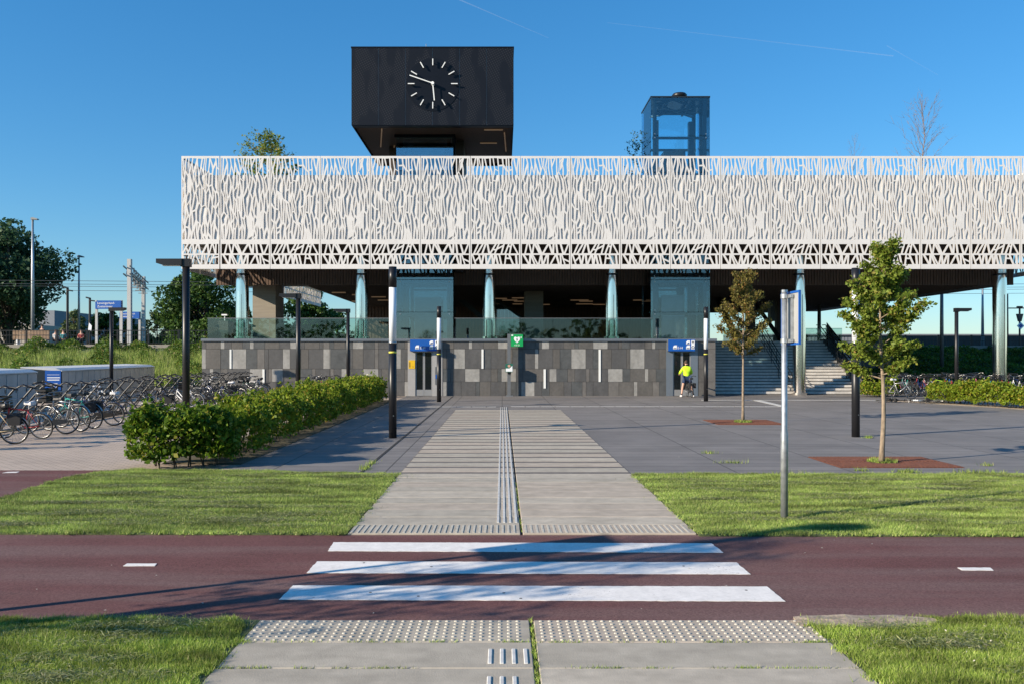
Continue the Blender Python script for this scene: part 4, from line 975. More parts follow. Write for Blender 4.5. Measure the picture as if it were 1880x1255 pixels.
# ------------------------------------------------------------ poles, lamps, signs
def light_pole(px, py, label):
    p = gr(px, py); e = empty('light_pole', p, 0, label, 'light pole', 'black light poles with a frosted lit section on the plaza')
    r = .098
    MB().tube([(0, 0, -.02), (0, 0, 2.34)], r, 20).build('pole', 'black_paint', e, True)
    MB().tube([(0, 0, 2.345), (0, 0, 3.69)], r * .93, 20).build('lamp_tube', 'lamp_frost', e, True)
    MB().tube([(0, 0, 2.32), (0, 0, 2.36)], r * 1.03, 20).build('ring', 'alloy', e, True)
    MB().tube([(0, 0, 3.695), (0, 0, 4.2)], r, 20).build('cap', 'black_paint', e, True)
    MB().tube([(0, 0, 2.08), (0, 0, 2.125)], r * 1.01, 20).build('tape_band', 'yellow_tape', e, True)
    MB().tube([(.03, -r - .004, .55), (.03, -r + .01, .55)], .012, 8).build('lock', 'alloy', e)
light_pole(721, 803, 'tall black light pole in front of the hedge end near the footpath')
light_pole(806, 737, 'slimmer far light pole standing before the left lift door')
light_pole(1296, 736, 'far light pole standing beside the person in yellow')
light_pole(1571, 801, 'tall black light pole behind the green tree at right')
def lamp_post(x, y, flip, label, H=4.22, group='black lamp posts with a flat arm'):
    e = empty('lamp_post', (x, y, 0), 0, label, 'lamp post', group); s = -1 if flip else 1
    MB().tube([(0, 0, -.02), (0, 0, H)], .085, 14).build('post', 'black_paint', e, True)
    a = MB().polyy([(s * .06, H - .09), (s * .5, H - .09), (s * .66, H - .04), (s * .66, H + .06), (s * .06, H + .06)], -.13, .13).build('arm', 'black_paint', e)
    MB().box(min(s * .1, s * .55), max(s * .1, s * .55), -.1, .1, H - .096, H - .091).build('lamp_glass', 'lamp_frost', a)
    MB().box(-.1, .1, -.1, .1, H - .12, H + .065).build('head_joint', 'black_paint', e)
lamp_post(-7.44, 20.0, True, 'big black lamp post rising behind the near hedge')
lamp_post(-7.44, 31.0, True, 'black lamp post before the left half of the tiled wall')
lamp_post(-7.44, 41.0, True, 'black lamp post close to the tiled wall behind the hedge')
lamp_post(-18.35, 39.9, False, 'black lamp post beside the grey bicycle lockers')
lamp_post(21.6, 40.4, False, 'black lamp post beyond the right hedge')
lamp_post(-6.4, 4.9, False, 'black lamp post left of the near cycle path, outside the picture', 4.4)
# road sign seen from behind
def road_sign(x, y, rz, label):
    e = empty('road_sign', (x, y, 0), rz, label, 'road sign', 'blue-rimmed signs on galvanised posts')
    MB().tube([(0, 0, -.05), (0, 0, 1.06), (0, 0, 1.1), (0, 0, 2.78)], [.044, .044, .036, .034], 16).build('post', 'galvanised', e, True)
    sg = empty('sign_panel', (0, 0, 0), R(-86), None, None, None, None, e)
    w, z0, z1 = .25, 2.14, 2.79
    pl_ = [(-.3 - .02, z0), (w + .02, z0), (w + .02, z1), (-.3 - .02, z1)]
    MB().box(-.25, w, .075, .085, z0 + .03, z1 - .03).build('plate', 'sign_grey', sg)
    bb = MB()
    for a, b_, c, d_ in ((-.272, -.25, z0, z1), (w, w + .022, z0, z1), (-.25, w, z0, z0 + .025), (-.25, w, z1 - .025, z1)): bb.box(a, b_, .068, .092, c, d_)
    bb.build('rim', 'sign_blue', sg)
    MB().box(.08, .11, .045, .075, z0 + .04, z1 - .04).build('stiffener', 'galvanised', sg)
    for z in (z0 + .05, z1 - .06):
        MB().tube([(0, 0, z - .025), (0, 0, z + .025)], .044, 14).box(0, .13, .03, .06, z - .02, z + .02).build('clamp', 'galvanised', sg)
    MB().tube([(0, 0, 2.78), (0, 0, 2.81)], .038, 14).build('cap', 'alloy', e)
p = gr(1440, 954)
road_sign(p.x, p.y, 0, 'blue-rimmed sign seen from behind on the right lawn')
road_sign(-5.2, 6.15, R(12), 'blue-rimmed sign left of the crossing, outside the picture')
# AED pole
D = WALL - .34; p = at(934.5, 727.5, D); s_ = D / F
e = empty('aed_post', (p.x, D, 0), 0, 'grey AED post with green heart sign before the tiled wall', 'sign post')
zz = lambda py: CAMZ - (py - VY) * s_
MB().box(-.085, .085, -.05, .05, 0, zz(613)).box(.085, .62, -.03, .03, zz(615), zz(613)).build('post', 'steel_grey', e)
MB().box(-.16, .2, -.12, .12, -.005, .03).build('foot_plate', 'alloy', e)
gx = 3.6 * s_
gs = MB().box(gx, gx + 22 * s_, -.09, -.04, zz(636), zz(614)).build('sign_plate', 'sign_green', e)
ht = [(0, -.17), (.13, -.03), (.16, .06), (.13, .13), (.07, .15), (.0, .1), (-.07, .15), (-.13, .13), (-.16, .06), (-.13, -.03)]
hx, hz = gx + 11 * s_, zz(623.5)
MB().polyy([(hx + q[0], hz + q[1]) for q in ht], -.098, -.091).build('heart', 'sign_white', gs)
MB().polyy([(hx + .02, hz + .1), (hx - .05, hz - .0), (hx, hz + .0), (hx - .03, hz - .12), (hx + .05, hz + .03), (hx + .0, hz + .03)], -.103, -.0985).build('bolt_mark', 'sign_deep_green', gs)
MB().box(hx + .17, hx + .25, -.098, -.091, hz + .1, hz + .125).box(hx + .198, hx + .222, -.0982, -.0912, hz + .07, hz + .155).build('cross_mark', 'sign_white', gs)
MB().box(gx + .02, gx + .11, -.098, -.091, zz(617), zz(614.6)).build('corner_patch', 'sign_white', gs)
mobj('lettering', text_mesh('AED', .115, 'sign_white', 'CENTER', .003, 1.5), None, gs, (hx, -.094, zz(634.6)), (R(90), 0, 0))
bx = MB().box(-6.5 * s_, 7 * s_, -.28, -.06, zz(682), zz(667)).build('cabinet', 'sign_deep_green', e)
MB().box(-5.8 * s_, 6.3 * s_, -.287, -.281, zz(681), zz(675.5)).build('poster_text', 'sign_white', bx); MB().tube([(0, -.287, zz(671)), (0, -.281, zz(671))], .07, 16).build('poster_face', 'skin_tone', bx)
MB().polyy([(.0, zz(676)), (6 * s_, zz(676)), (6 * s_, zz(670.5)), (4.5 * s_, zz(672))], -.289, -.2875).build('poster_shape', 'sign_white', bx)
MB().box(-.06, .1, -.2, -.06, zz(686), zz(682)).build('cabinet_base', 'black_paint', e)

# ------------------------------------------------------------ trees
def tree(name, label, loc, H, cb, Rr, seed, leafm, nleaf, lsize, tr=.055, nb=34, up=(.45, 1.15), cat='tree', group=None, twig='bark', bare=False, prof=None, clump=.13):
    rd = random.Random(seed); rng = np.random.default_rng(seed)
    e = empty(name, loc, rd.uniform(0, 6) if not bare else 0, label, cat, group)
    wob = lambda z: Vector((.03 * math.sin(z * 1.9 + seed), .03 * math.cos(z * 1.6 + seed * 2), 0)) * (H / 4)
    tp = [wob(z) + Vector((0, 0, z)) - wob(0) for z in np.linspace(0, H * .97, 14)]; tp[0].z = -.05
    tk = MB().tube(tp, [tr * (1.25 if i == 0 else 1) * (1 - .85 * (i / 13)) for i in range(14)], 9)
    tko = tk.build('trunk', twig, e, True)
    prof = prof or (lambda t: (.78 + .9 * t) if t < .25 else max(.05, 1.0 - (t - .25) / .78) ** .75)
    bm = MB(); pts = []
    for i in range(nb):
        t_ = (i + rd.random()) / nb; z = cb + (H - cb) * t_ * .93
        az = i * 2.4 + rd.uniform(-.4, .4); l = Rr * prof(t_) * rd.uniform(.7, 1.18) + .12
        el = rd.uniform(*up) * (.55 + .45 * t_); base = wob(z) - wob(0) + Vector((0, 0, z))
        pp = []; d = Vector((math.cos(az) * math.cos(el), math.sin(az) * math.cos(el), math.sin(el)))
        L_ = min(l / max(.35, math.cos(el)), (H - z) / (math.sin(el) + .14) + .06)
        for k in range(6):
            u = k / 5; pp.append(base + d * (L_ * u) + Vector((0, 0, .12 * L_ * u * u)) + Vector((rd.uniform(-.04, .04), rd.uniform(-.04, .04), 0)) * L_)
        bm.tube(pp, [tr * .3 * (1 - .85 * k / 5) * (1.1 - t_ * .6) for k in range(6)], 5, False)
        for k in range(2, 6):
            for q in range(2 if not bare else 3):
                dd = (d + Vector((rd.gauss(0, .5), rd.gauss(0, .5), rd.gauss(.1, .35)))).normalized(); l2 = L_ * rd.uniform(.15, .34)
                a = pp[k]; bm.tube([a, a + dd * l2 * .5, a + dd * l2 + Vector((0, 0, .03))], [tr * .09, tr * .07, tr * .03], 4, False)
                pts.append((a + dd * l2 * rd.uniform(.5, 1), L_)); pts.append((a + dd * l2 * rd.uniform(0, .6), L_))
            pts.append((pp[k], L_))
    bm.build('branches', twig, e, True)
    if nleaf:
        cp = np.array([p[0][:] for p in pts]); w = np.array([p[1] for p in pts]); idx = rng.choice(len(cp), nleaf, p=w / w.sum())
        P = cp[idx] + rng.normal(0, clump, (nleaf, 3)) * np.array([1, 1, .75]) * Rr
        ok = P[:, 2] > cb - .1
        mobj('crown', leaves('crown', P[ok], lsize, leafm, rng), None, e)
    return e
p = gr(1364, 774); tree('street_tree', 'smaller brownish street tree nearer the stairs', (p.x, p.y, 0), 4.5, 1.9, .56, 5, 'rusty_leaf', 8500, .068, .046, clump=.1, group='young trees in plaza grates')
p = gr(1618, 849); tree('street_tree', 'larger green street tree in front of the right light pole', (p.x, p.y, 0), 4.0, 1.55, .52, 9, 'maple_leaf', 14500, .07, .05, clump=.1, group='young trees in plaza grates')
tree('street_tree', 'sparse young tree left of the crossing, outside the picture', (-7.4, 4.1, 0), 4.5, 1.7, .8, 14, 'maple_leaf', 2200, .075, .05, group='young trees in plaza grates')
def grate(px, py, hw, hd, label):
    p = gr(px, py); e = empty('tree_grate', (p.x, p.y, 0), 0, label, 'tree grate', 'rusty grates round the plaza trees')
    MB().poly([(-hw, -hd), (hw, -hd), (hw, hd), (-hw, hd)], -.01, .006).build('frame', 'rust_steel', e)
    n = int(2 * hw / .07)
    for i in range(n):
        x = -hw + (i + .5) * 2 * hw / n
        for a, b_ in ((-hd + .03, -.02), (.02, hd - .03)):
            if abs(x) < .28: 
                a, b_ = (a, -.28) if a < 0 and a < -.1 else (.28, b_)
            MB().box(x - .022, x + .022, a, b_, .004, .016).build('grate_bar', 'rust_steel', e)
    rng = np.random.default_rng(int(px)); a = rng.random(500) * 6.283; r_ = .27 * np.sqrt(rng.random(500))
    mobj('weeds', blades('weeds', np.stack([r_ * np.cos(a), r_ * np.sin(a), np.zeros(500) + .01], 1), .06, .012, 'grass_lush', rng, .8), None, e)['kind'] = 'stuff'
grate(1364, 774.5, 1.0, .95, 'rusty tree grate under the brownish tree'); grate(1620, 847.5, 1.12, .82, 'rusty tree grate under the larger green tree')

# hedges
def hedge(name, label, path, hw, hh, n, seed, m, lsize=.06, group=None):
    rng = np.random.default_rng(seed); path = np.array(path, float)
    seg = np.linalg.norm(np.diff(path, axis=0), axis=1); cum = np.concatenate([[0], np.cumsum(seg)])
    e = empty(name, (path[0][0], path[0][1], 0), 0, label, 'hedge', group)
    t_ = rng.random(n) * cum[-1]; i = np.clip(np.searchsorted(cum, t_) - 1, 0, len(seg) - 1); u = ((t_ - cum[i]) / seg[i])[:, None]
    c = path[i] * (1 - u) + path[i + 1] * u; dirv = unit(np.diff(path, axis=0))[i]; nrm = np.stack([-dirv[:, 1], dirv[:, 0]], 1)
    ang = rng.uniform(-.35, math.pi + .35, n); rad = 1 - np.abs(rng.normal(0, .2, n))
    bump = 1 + .1 * np.sin(t_ * 2.3 + ang * 2) + .09 * np.sin(t_ * 5.1 + ang * 3 + 1) + .06 * np.sin(t_ * 11 + ang * 5) + .1 * np.maximum(0, rng.normal(0, .5, n)) * (rng.random(n) < .25)
    sq = lambda a: np.sign(a) * np.abs(a) ** .6
    s = sq(np.cos(ang)) * rad * bump * hw; z = hh * (.45 + .52 * sq(np.sin(ang)) * rad * bump)
    endf = np.minimum(1, np.minimum(t_, cum[-1] - t_) / (hw * .6)) ** .5
    gl = 1 + .13 * np.sin(t_ * 1.7 + seed) + .1 * np.sin(t_ * 3.9 + 2 * seed) + .07 * np.sin(t_ * 8.3); s = s * (.5 + .5 * gl); z = z * gl
    P = np.column_stack([c + nrm * (s * (.4 + .6 * endf))[:, None], np.maximum(.03, z * (.6 + .4 * endf))])
    P[:, :2] += rng.normal(0, .05, (n, 2))
    ns = n // 26; src = P[rng.integers(0, n, ns)]; src = src[src[:, 2] > hh * .5]
    up_ = unit(rng.normal(0, .8, (len(src), 3)) + np.array([0, 0, 1.0])); tt = rng.random((len(src), 7, 1)) * rng.uniform(.05, .34, (len(src), 1, 1)) * hh
    P = np.concatenate([P, (src[:, None, :] + up_[:, None, :] * tt + rng.normal(0, .015, (len(src), 7, 3))).reshape(-1, 3)])
    P -= np.array([path[0][0], path[0][1], 0])
    mobj('foliage', leaves('foliage', P, lsize, m, rng, .5, .7, .75), None, e)
    sm = MB(); k = 0.0; rd = random.Random(seed)
    k = .35
    while k < cum[-1] - .3:
        j = min(max(0, np.searchsorted(cum, k) - 1), len(seg) - 1); uu = (k - cum[j]) / seg[j]; q = path[j] * (1 - uu) + path[j + 1] * uu
        for _ in range(2):
            a = Vector((q[0] - path[0][0] + rd.uniform(-hw * .5, hw * .5) * (abs(path[-1][1] - path[0][1]) > 1), q[1] - path[0][1] + rd.uniform(-.25, .25), -.02)); sm.tube([a, a + Vector((rd.uniform(-.12, .12), rd.uniform(-.12, .12), hh * .5)), a + Vector((rd.uniform(-.25, .25), rd.uniform(-.25, .25), hh * .92))], [.014, .01, .004], 4, False)
        k += .22
    sm.build('stems', 'bark_dark', e); return e
hedge('hedge', 'dark green near end of the left hedge beside the lawn', [(-6.75, 15.5), (-4.95, 15.75)], .52, .98, 15000, 1, 'hedge_leaf', .075, 'hedge along the left plaza edge')
hedge('hedge', 'long bright hedge running from the near clump to the station wall', [(-5.55, 16.4), (-5.65, 22), (-5.75, 30), (-5.9, 38.5)], .68, 1.0, 60000, 2, 'hedge_leaf_bright', .07, 'hedge along the left plaza edge')
hedge('hedge', 'long yellow-green hedge at the right edge of the plaza', [(19.0, 37.4), (19.5, 35.6), (20.1, 33.2), (21.0, 29)], .6, .88, 34000, 3, 'hedge_leaf_bright', .075)
hedge('hedge', 'short low hedge beside the stair foot behind the silver bicycle', [(17.9, 42.4), (19.6, 42.2)], .4, .85, 7000, 4, 'hedge_leaf_bright', .075)
sheet('planting_bed', [(-6.4, 16), (-4.86, 15.9), (-4.95, 39.5), (-6.7, 39.5)], .002, 'soil', 'bare soil strip under the left hedge')
sheet('planting_bed', [(17.2, 39.2), (19.6, 33), (20.4, 28), (21.6, 28), (20.5, 34), (18.6, 39.4)], .004, 'dirt', 'sandy strip under the right hedge')

# ------------------------------------------------------------ bicycles
def bike_proto(kind):
    g = {}
    wr = .34; A, B_ = (-.52, 0, wr), (.53, 0, wr)
    g['tyre'] = MB().torus((0, 0, 0), wr - .018, .019, 26, 5).mesh('tyre', 'tyre', True)
    g['rim'] = MB().torus((0, 0, 0), wr - .042, .011, 26, 4).mesh('rim', 'alloy', True)
    sp = MB()
    for i in range(18):
        a = i * 6.283 / 18; sp.bar((.02 * math.cos(a + .8), .02 * (1 if i % 2 else -1), .02 * math.sin(a + .8)), ((wr - .05) * math.cos(a), 0, (wr - .05) * math.sin(a)), .004, .004)
    sp.tube([(0, -.05, 0), (0, .05, 0)], .02, 8); g['spokes'] = sp.mesh('spokes', 'steel_grey')
    bb = (-.07, 0, .3); hd0, hd1 = (.34, 0, .62), (.29, 0, .83); sc = (-.24, 0, .78)
    f = MB(); t_ = .016
    f.tube([bb, sc], t_, 7); f.tube([bb, (hd0[0], 0, hd0[2])], t_ * 1.15, 7)
    if kind == 'diamond': f.tube([(-.22, 0, .74), (hd1[0], 0, hd1[2] - .03)], t_, 7)
    else: f.tube([(-.15, 0, .5), (.05, 0, .5), (hd1[0], 0, hd1[2] - .08)], t_, 7)
    f.tube([hd0, hd1], t_ * 1.3, 7)
    for s in (-1, 1):
        f.tube([(bb[0], s * .03, bb[2]), (A[0], s * .06, A[2])], .009, 5); f.tube([(-.225, s * .02, .72), (A[0], s * .06, A[2])], .008, 5)
        f.tube([hd0, (.4, s * .05, .55), (B_[0], s * .05, B_[2])], .011, 5)
    g['frame'] = f.mesh('frame', 'bike_black', True)
    h = MB(); h.tube([hd1, (.27, 0, .98)], .013, 6)
    if kind == 'diamond': h.tube([(.16, -.3, 1.0), (.3, -.12, 1.0), (.3, .12, 1.0), (.16, .3, 1.0)], .012, 6)
    else: h.tube([(.04, -.29, 1.06), (.2, -.27, 1.08), (.29, -.1, .99), (.29, .1, .99), (.2, .27, 1.08), (.04, .29, 1.06)], .012, 6)
    g['handlebar'] = h.mesh('handlebar', 'alloy', True)
    for s in (-1, 1):
        gp = MB()
        if kind == 'diamond': gp.tube([(.16, s * .3, 1.0), (.08, s * .34, 1.0)], .018, 6)
        else: gp.tube([(.06, s * .29, 1.06), (-.06, s * .3, 1.05)], .018, 6)
        g['grip%d' % s] = gp.mesh('grip', 'saddle_black')
    s_ = MB(); n = 12; top = []
    outl = [(.14, 0), (.1, .025), (.0, .04), (-.06, .09), (-.12, .1), (-.15, .06), (-.15, -.06), (-.12, -.1), (-.06, -.09), (.0, -.04), (.1, -.025)]
    zt = .93
    vs_ = [(sc[0] - .02 + q[0], q[1], zt + .02 * (q[0] < -.08)) for q in outl] + [(sc[0] - .02 + q[0] * .9, q[1] * .8, zt + .045 + .015 * (q[0] < -.08)) for q in outl] + [(sc[0] - .02 + q[0], q[1], zt - .03) for q in outl]
    m_ = len(outl)
    s_.add(vs_, [tuple(range(m_, 2 * m_))] + [(i, (i + 1) % m_, m_ + (i + 1) % m_, m_ + i) for i in range(m_)] + [(2 * m_ + i, 2 * m_ + (i + 1) % m_, (i + 1) % m_, i) for i in range(m_)])
    s_.tube([sc, (sc[0] - .03, 0, zt)], .012, 6)
    g['saddle'] = s_.mesh('saddle', 'saddle_black')
    for mk, c, a0, a1 in (('mudguard', A, .1, 2.7), ('mudguard_front', B_, .55, 2.5)):
        mg = MB()
        vs_ = []; fs = []; n = 10
        for i in range(n + 1):
            a = a0 + (a1 - a0) * i / n
            for w in (-.024, .024): vs_.append((c[0] + (wr + .022) * math.cos(a), w, c[2] + (wr + .022) * math.sin(a)))
        for i in range(n): fs.append((2 * i, 2 * i + 1, 2 * i + 3, 2 * i + 2))
        mg.add(vs_, fs); g[mk] = mg.mesh('mudguard', 'bike_black')
    rk = MB()
    for s in (-.06, .06): rk.tube([(-.3, s, .74), (-.82, s, .74)], .007, 5); rk.tube([(-.62, s, .74), (A[0], s, A[2])], .006, 5)
    for x in (-.36, -.5, -.64, -.8): rk.tube([(x, -.06, .74), (x, .06, .74)], .006, 5)
    g['rack'] = rk.mesh('luggage_rack', 'bike_black')
    cr = MB(); cr.tube([(bb[0], -.07, bb[2]), (bb[0], .07, bb[2])], .02, 8); cr.torus((bb[0], .05, bb[2]), .085, .008, 18, 4)
    cr.tube([(bb[0], .075, bb[2]), (bb[0] + .12, .075, bb[2] - .12)], .01, 5); cr.tube([(bb[0], -.075, bb[2]), (bb[0] - .12, -.075, bb[2] + .12)], .01, 5)
    cr.box(bb[0] + .08, bb[0] + .17, .08, .17, bb[2] - .13, bb[2] - .11); cr.box(bb[0] - .17, bb[0] - .08, -.17, -.08, bb[2] + .11, bb[2] + .13)
    g['crank'] = cr.mesh('crank', 'steel_grey')
    cg = MB(); cg.polyy([(bb[0] + .11, bb[2] - .02), (bb[0] + .08, bb[2] + .1), (A[0], A[2] + .06), (A[0] - .06, A[2]), (A[0], A[2] - .05), (bb[0] + .05, bb[2] - .1)], .045, .065); g['guard'] = cg.mesh('chain_guard', 'bike_black')
    g['A'], g['B'] = A, B_
    return g
PROTO = {k: bike_proto(k) for k in ('diamond', 'step')}
cr_ = MB(); cr_.box(.34, .66, -.19, .19, .78, .80)
for z in (.8, .88, .96, 1.04):
    cr_.box(.33, .35, -.2, .2, z, z + .05); cr_.box(.65, .67, -.2, .2, z, z + .05); cr_.box(.35, .65, -.2, -.18, z, z + .05); cr_.box(.35, .65, .18, .2, z, z + .05)
CRATE = cr_.mesh('front_crate', 'bike_black')
pn = MB()
for s in (-1, 1): pn.polyy([(-.72, .48), (-.46, .48), (-.44, .73), (-.74, .73)], s * .08, s * .17)
PANN = pn.mesh('pannier_bags', 'dark_cloth')
def setm(o, m):
    o.material_slots[0].link = 'OBJECT'; o.material_slots[0].material = MATS[m]
def bike(x, y, rz, color, kind, label, group=None, lean=0.0, lite=False, z=0.0, saddle='saddle_black', steer=0.0, extra=None, pitch=0.0, flat=False):
    e = empty('bicycle', (x, y, z), rz, label, 'bicycle', group)
    e.rotation_euler = (lean, pitch, rz)
    if flat: e.location.z = .06
    sc_ = .95 + .1 * ((x * 7.3 + y * 3.1) % 1.0); e.scale = (sc_, sc_, sc_)
    g = PROTO[kind]; bm_ = 'bike_' + color.replace(' ', '_')
    f = mobj('frame', g['frame'], None, e); setm(f, bm_)
    for c in (g['A'], g['B']):
        w = mobj('wheel', g['tyre'], None, e, c)
        mobj('rim', g['rim'], None, w)
        if not lite: mobj('spokes', g['spokes'], None, w)
    h = mobj('handlebar', g['handlebar'], None, e); setm(h, 'alloy' if rd.random() < .4 else 'black_paint')
    if not lite: mobj('grip', g['grip-1'], None, h); mobj('grip', g['grip1'], None, h)
    s = mobj('saddle', g['saddle'], None, e); setm(s, saddle)
    if not lite or kind == 'step':
        for mk in ('mudguard', 'mudguard_front'): mgd = mobj('mudguard', g[mk], None, e); setm(mgd, bm_ if color in ('black', 'navy', 'dark green', 'white') else 'alloy')
    if not lite:
        mobj('luggage_rack', g['rack'], None, e); mobj('crank', g['crank'], None, e)
        if kind == 'step': mobj('chain_guard', g['guard'], None, e)
    if extra == 'crate': mobj('front_crate', CRATE, None, e)
    if extra == 'bags': mobj('pannier_bags', PANN, None, e)
    return e
rd = random.Random(77)
GL = 'bicycles parked in the left racks'
left = [(18.25, 'black', 'step', 0), (19.35, 'cream', 'diamond', 0), (20.7, 'red', 'diamond', 1), (21.9, 'black', 'step', 0), (22.8, 'silver', 'diamond', 0), (23.7, 'teal', 'diamond', 0), (24.6, 'navy', 'step', 0), (25.4, 'black', 'step', 1),
        (28.2, 'black', 'step', 0), (31.3, 'white', 'step', 0), (32.6, 'black', 'step', 0), (33.2, 'grey', 'diamond', 0), (33.8, 'black', 'step', 0), (34.5, 'silver', 'step', 0), (35.0, 'navy', 'step', 0), (35.6, 'black', 'step', 1), (36.8, 'dark green', 'step', 0),
        (37.4, 'black', 'step', 0), (38.0, 'grey', 'step', 0), (38.6, 'black', 'step', 0), (39.2, 'dark green', 'diamond', 0), (39.8, 'white', 'step', 1), (40.4, 'black', 'step', 0), (41.0, 'silver', 'diamond', 0)]
for i, (yy, col, kd, ws) in enumerate(left):
    r_ = R(180) + rd.uniform(-.26, .26) - .12
    bike(-11.75 + rd.uniform(-.12, .12), yy, r_, col, kd, '%s bicycle, %s from the camera in the front side of the left racks' % (col, ORD[i]), GL, rd.uniform(-.17, .17), saddle='saddle_pale' if ws else 'saddle_black',
         extra=rd.choice([None] * 7 + ['crate', 'bags']), z=0.0)
far = [(29.6, 'white'), (30.6, 'silver'), (34.4, 'black'), (36.4, 'navy'), (38.2, 'black'), (39.8, 'grey')]
for i, (yy, col) in enumerate(far):
    bike(-14.3 + rd.uniform(-.1, .1), yy, rd.uniform(-.15, .15), col, 'step' if i % 2 else 'diamond', '%s bicycle, %s from the camera on the locker side of the left racks' % (col, ORD[i]), GL, rd.uniform(-.08, .08), z=.0, saddle='saddle_pale' if i == 1 else 'saddle_black')
# racks: holder arms on a rail
RB = MB().tube([(.55, 0, .0), (.5, 0, .2), (.1, 0, .72), (-.28, 0, 1.15), (-.5, 0, 1.26), (-.64, 0, 1.2)], .026, 7)
RB.tube([(-.5, -.1, 1.24), (-.74, -.12, 1.2), (-.84, 0, 1.16), (-.74, .12, 1.2), (-.5, .1, 1.24)], .018, 5)
RM = RB.mesh('holder_arm', 'black_paint', True)
RM2 = MB().tube([(.55, 0, 0), (.5, 0, .12), (.2, 0, .42), (-.05, 0, .6), (-.25, 0, .6)], .024, 6).mesh('wheel_holder', 'black_paint', True)
ri = 0
for (ya, yb) in ((17.5, 23), (23, 28.8), (28.8, 34.8), (34.8, 41.6)):
    e = empty('bike_rack', (-13.0, ya, 0), 0, ['nearest', 'second', 'third', 'farthest'][ri] + ' section of the black bicycle rack on the brick paving', 'bicycle rack', 'black bicycle rack sections'); ri += 1
    MB().box(-.05, .05, 0, yb - ya - .1, .02, .1).build('rail', 'steel_dark', e)
    k = 0; yy = .2
    while yy < yb - ya - .2:
        if k % 2 == 0: mobj('holder_arm', RM, None, e, (.15, yy, .02), (0, 0, R(180)))
        elif k % 8 == 5 or ri > 2 and k % 4 == 1: mobj('holder_arm', RM, None, e, (-.15, yy, .02))
        if k % 2 == 1: mobj('wheel_holder', RM2, None, e, (-.1, yy, .02), (0, 0, R(180)))
        yy += .42; k += 1
# bikes by the wall behind the hedge
for i in range(9):
    col = ['black', 'black', 'red', 'black', 'grey', 'black', 'silver', 'black', 'dark green'][i]
    bike(-9.35 + i * .29, 40.9 + .1 * i, R(90) + rd.uniform(-.12, .12), col, 'step' if i % 3 else 'diamond', '%s bicycle, %s from the left in the row between hedge and tiled wall' % (col, ORD[i]), 'bicycles between the hedge and the tiled wall', rd.uniform(-.12, .05))
bike(-6.75, 41.6, R(10), 'black', 'step', 'lone black bicycle standing side-on against the tiled wall behind the hedge', None, .08)
# right: parked mass beyond the hedge
cols = ['black', 'black', 'grey', 'black', 'navy', 'black', 'lime', 'red', 'black', 'black', 'pink', 'teal', 'black', 'red', 'white', 'black', 'blue', 'grey', 'silver', 'black']
for row in range(2):
    for i in range(19):
        col = cols[(i + row * 7) % len(cols)]; x = 19.6 + i * .47 + row * .2; yy = 43.4 - row * -2.6 + rd.uniform(-.15, .15)
        bike(x, yy, R(90) + rd.uniform(-.25, .25), col, 'step' if (i + row) % 3 else 'diamond', '%s bicycle, %s from the left in the %s row beyond the right hedge' % (col, ORD[i], ['front', 'rear'][row]), 'bicycles parked beyond the right hedge', rd.uniform(-.12, .12), lite=True,
             extra='crate' if i % 4 == 1 else None)
p = gr(1652, 731.5)
bike(p.x, p.y, R(-4), 'silver', 'diamond', 'silver bicycle with pale saddle standing before the right hedge', None, -.06, saddle='saddle_pale')
p = gr(1634, 736.5); bike(p.x - .1, p.y - .1, R(12), 'black', 'step', 'black bicycle lying flat below the silver bicycle', None, R(86), z=.1, flat=True)
p = gr(1700, 737.5); bike(p.x, p.y - .3, R(-10), 'grey', 'diamond', 'grey bicycle lying flat by the hedge corner', None, R(84), z=.1, flat=True)

# ------------------------------------------------------------ person with bicycle at the lift door
def skin(name, V, E, rad, m, parent, sub=2, root=0):
    me = bpy.data.meshes.new(name); me.from_pydata([tuple(v) for v in V], E, []); o = bpy.data.objects.new(name, me); C.objects.link(o)
    md = o.modifiers.new('skin', 'SKIN'); md.use_smooth_shade = True
    sv = me.skin_vertices[0].data
    for i, r_ in enumerate(rad):
        sv[i].radius = (r_, r_) if not hasattr(r_, '__len__') else r_; sv[i].use_root = (i == root)
    s = o.modifiers.new('sub', 'SUBSURF'); s.levels = sub; s.render_levels = sub
    dg = bpy.context.evaluated_depsgraph_get(); out = bpy.data.meshes.new_from_object(o.evaluated_get(dg)); bpy.data.objects.remove(o)
    out.materials.clear(); out.materials.append(MATS[m]); out.polygons.foreach_set('use_smooth', [True] * len(out.polygons)); out.name = name
    return mobj(name, out, None, parent)
def ball(c, r, n=10, sx=1, sy=1, sz=1):
    vs_ = []; fs = []
    for i in range(n + 1):
        th = math.pi * i / n
        for j in range(2 * n): a = math.pi * j / n; vs_.append((c[0] + sx * r * math.sin(th) * math.cos(a), c[1] + sy * r * math.sin(th) * math.sin(a), c[2] + sz * r * math.cos(th)))
    for i in range(n):
        for j in range(2 * n): j2 = (j + 1) % (2 * n); fs.append((i * 2 * n + j, (i + 1) * 2 * n + j, (i + 1) * 2 * n + j2, i * 2 * n + j2))
    return vs_, fs
pe = empty('person', (9.16, 42.15, 0), 0, 'person in neon yellow hoodie and navy shorts astride a bicycle, back turned', 'person')
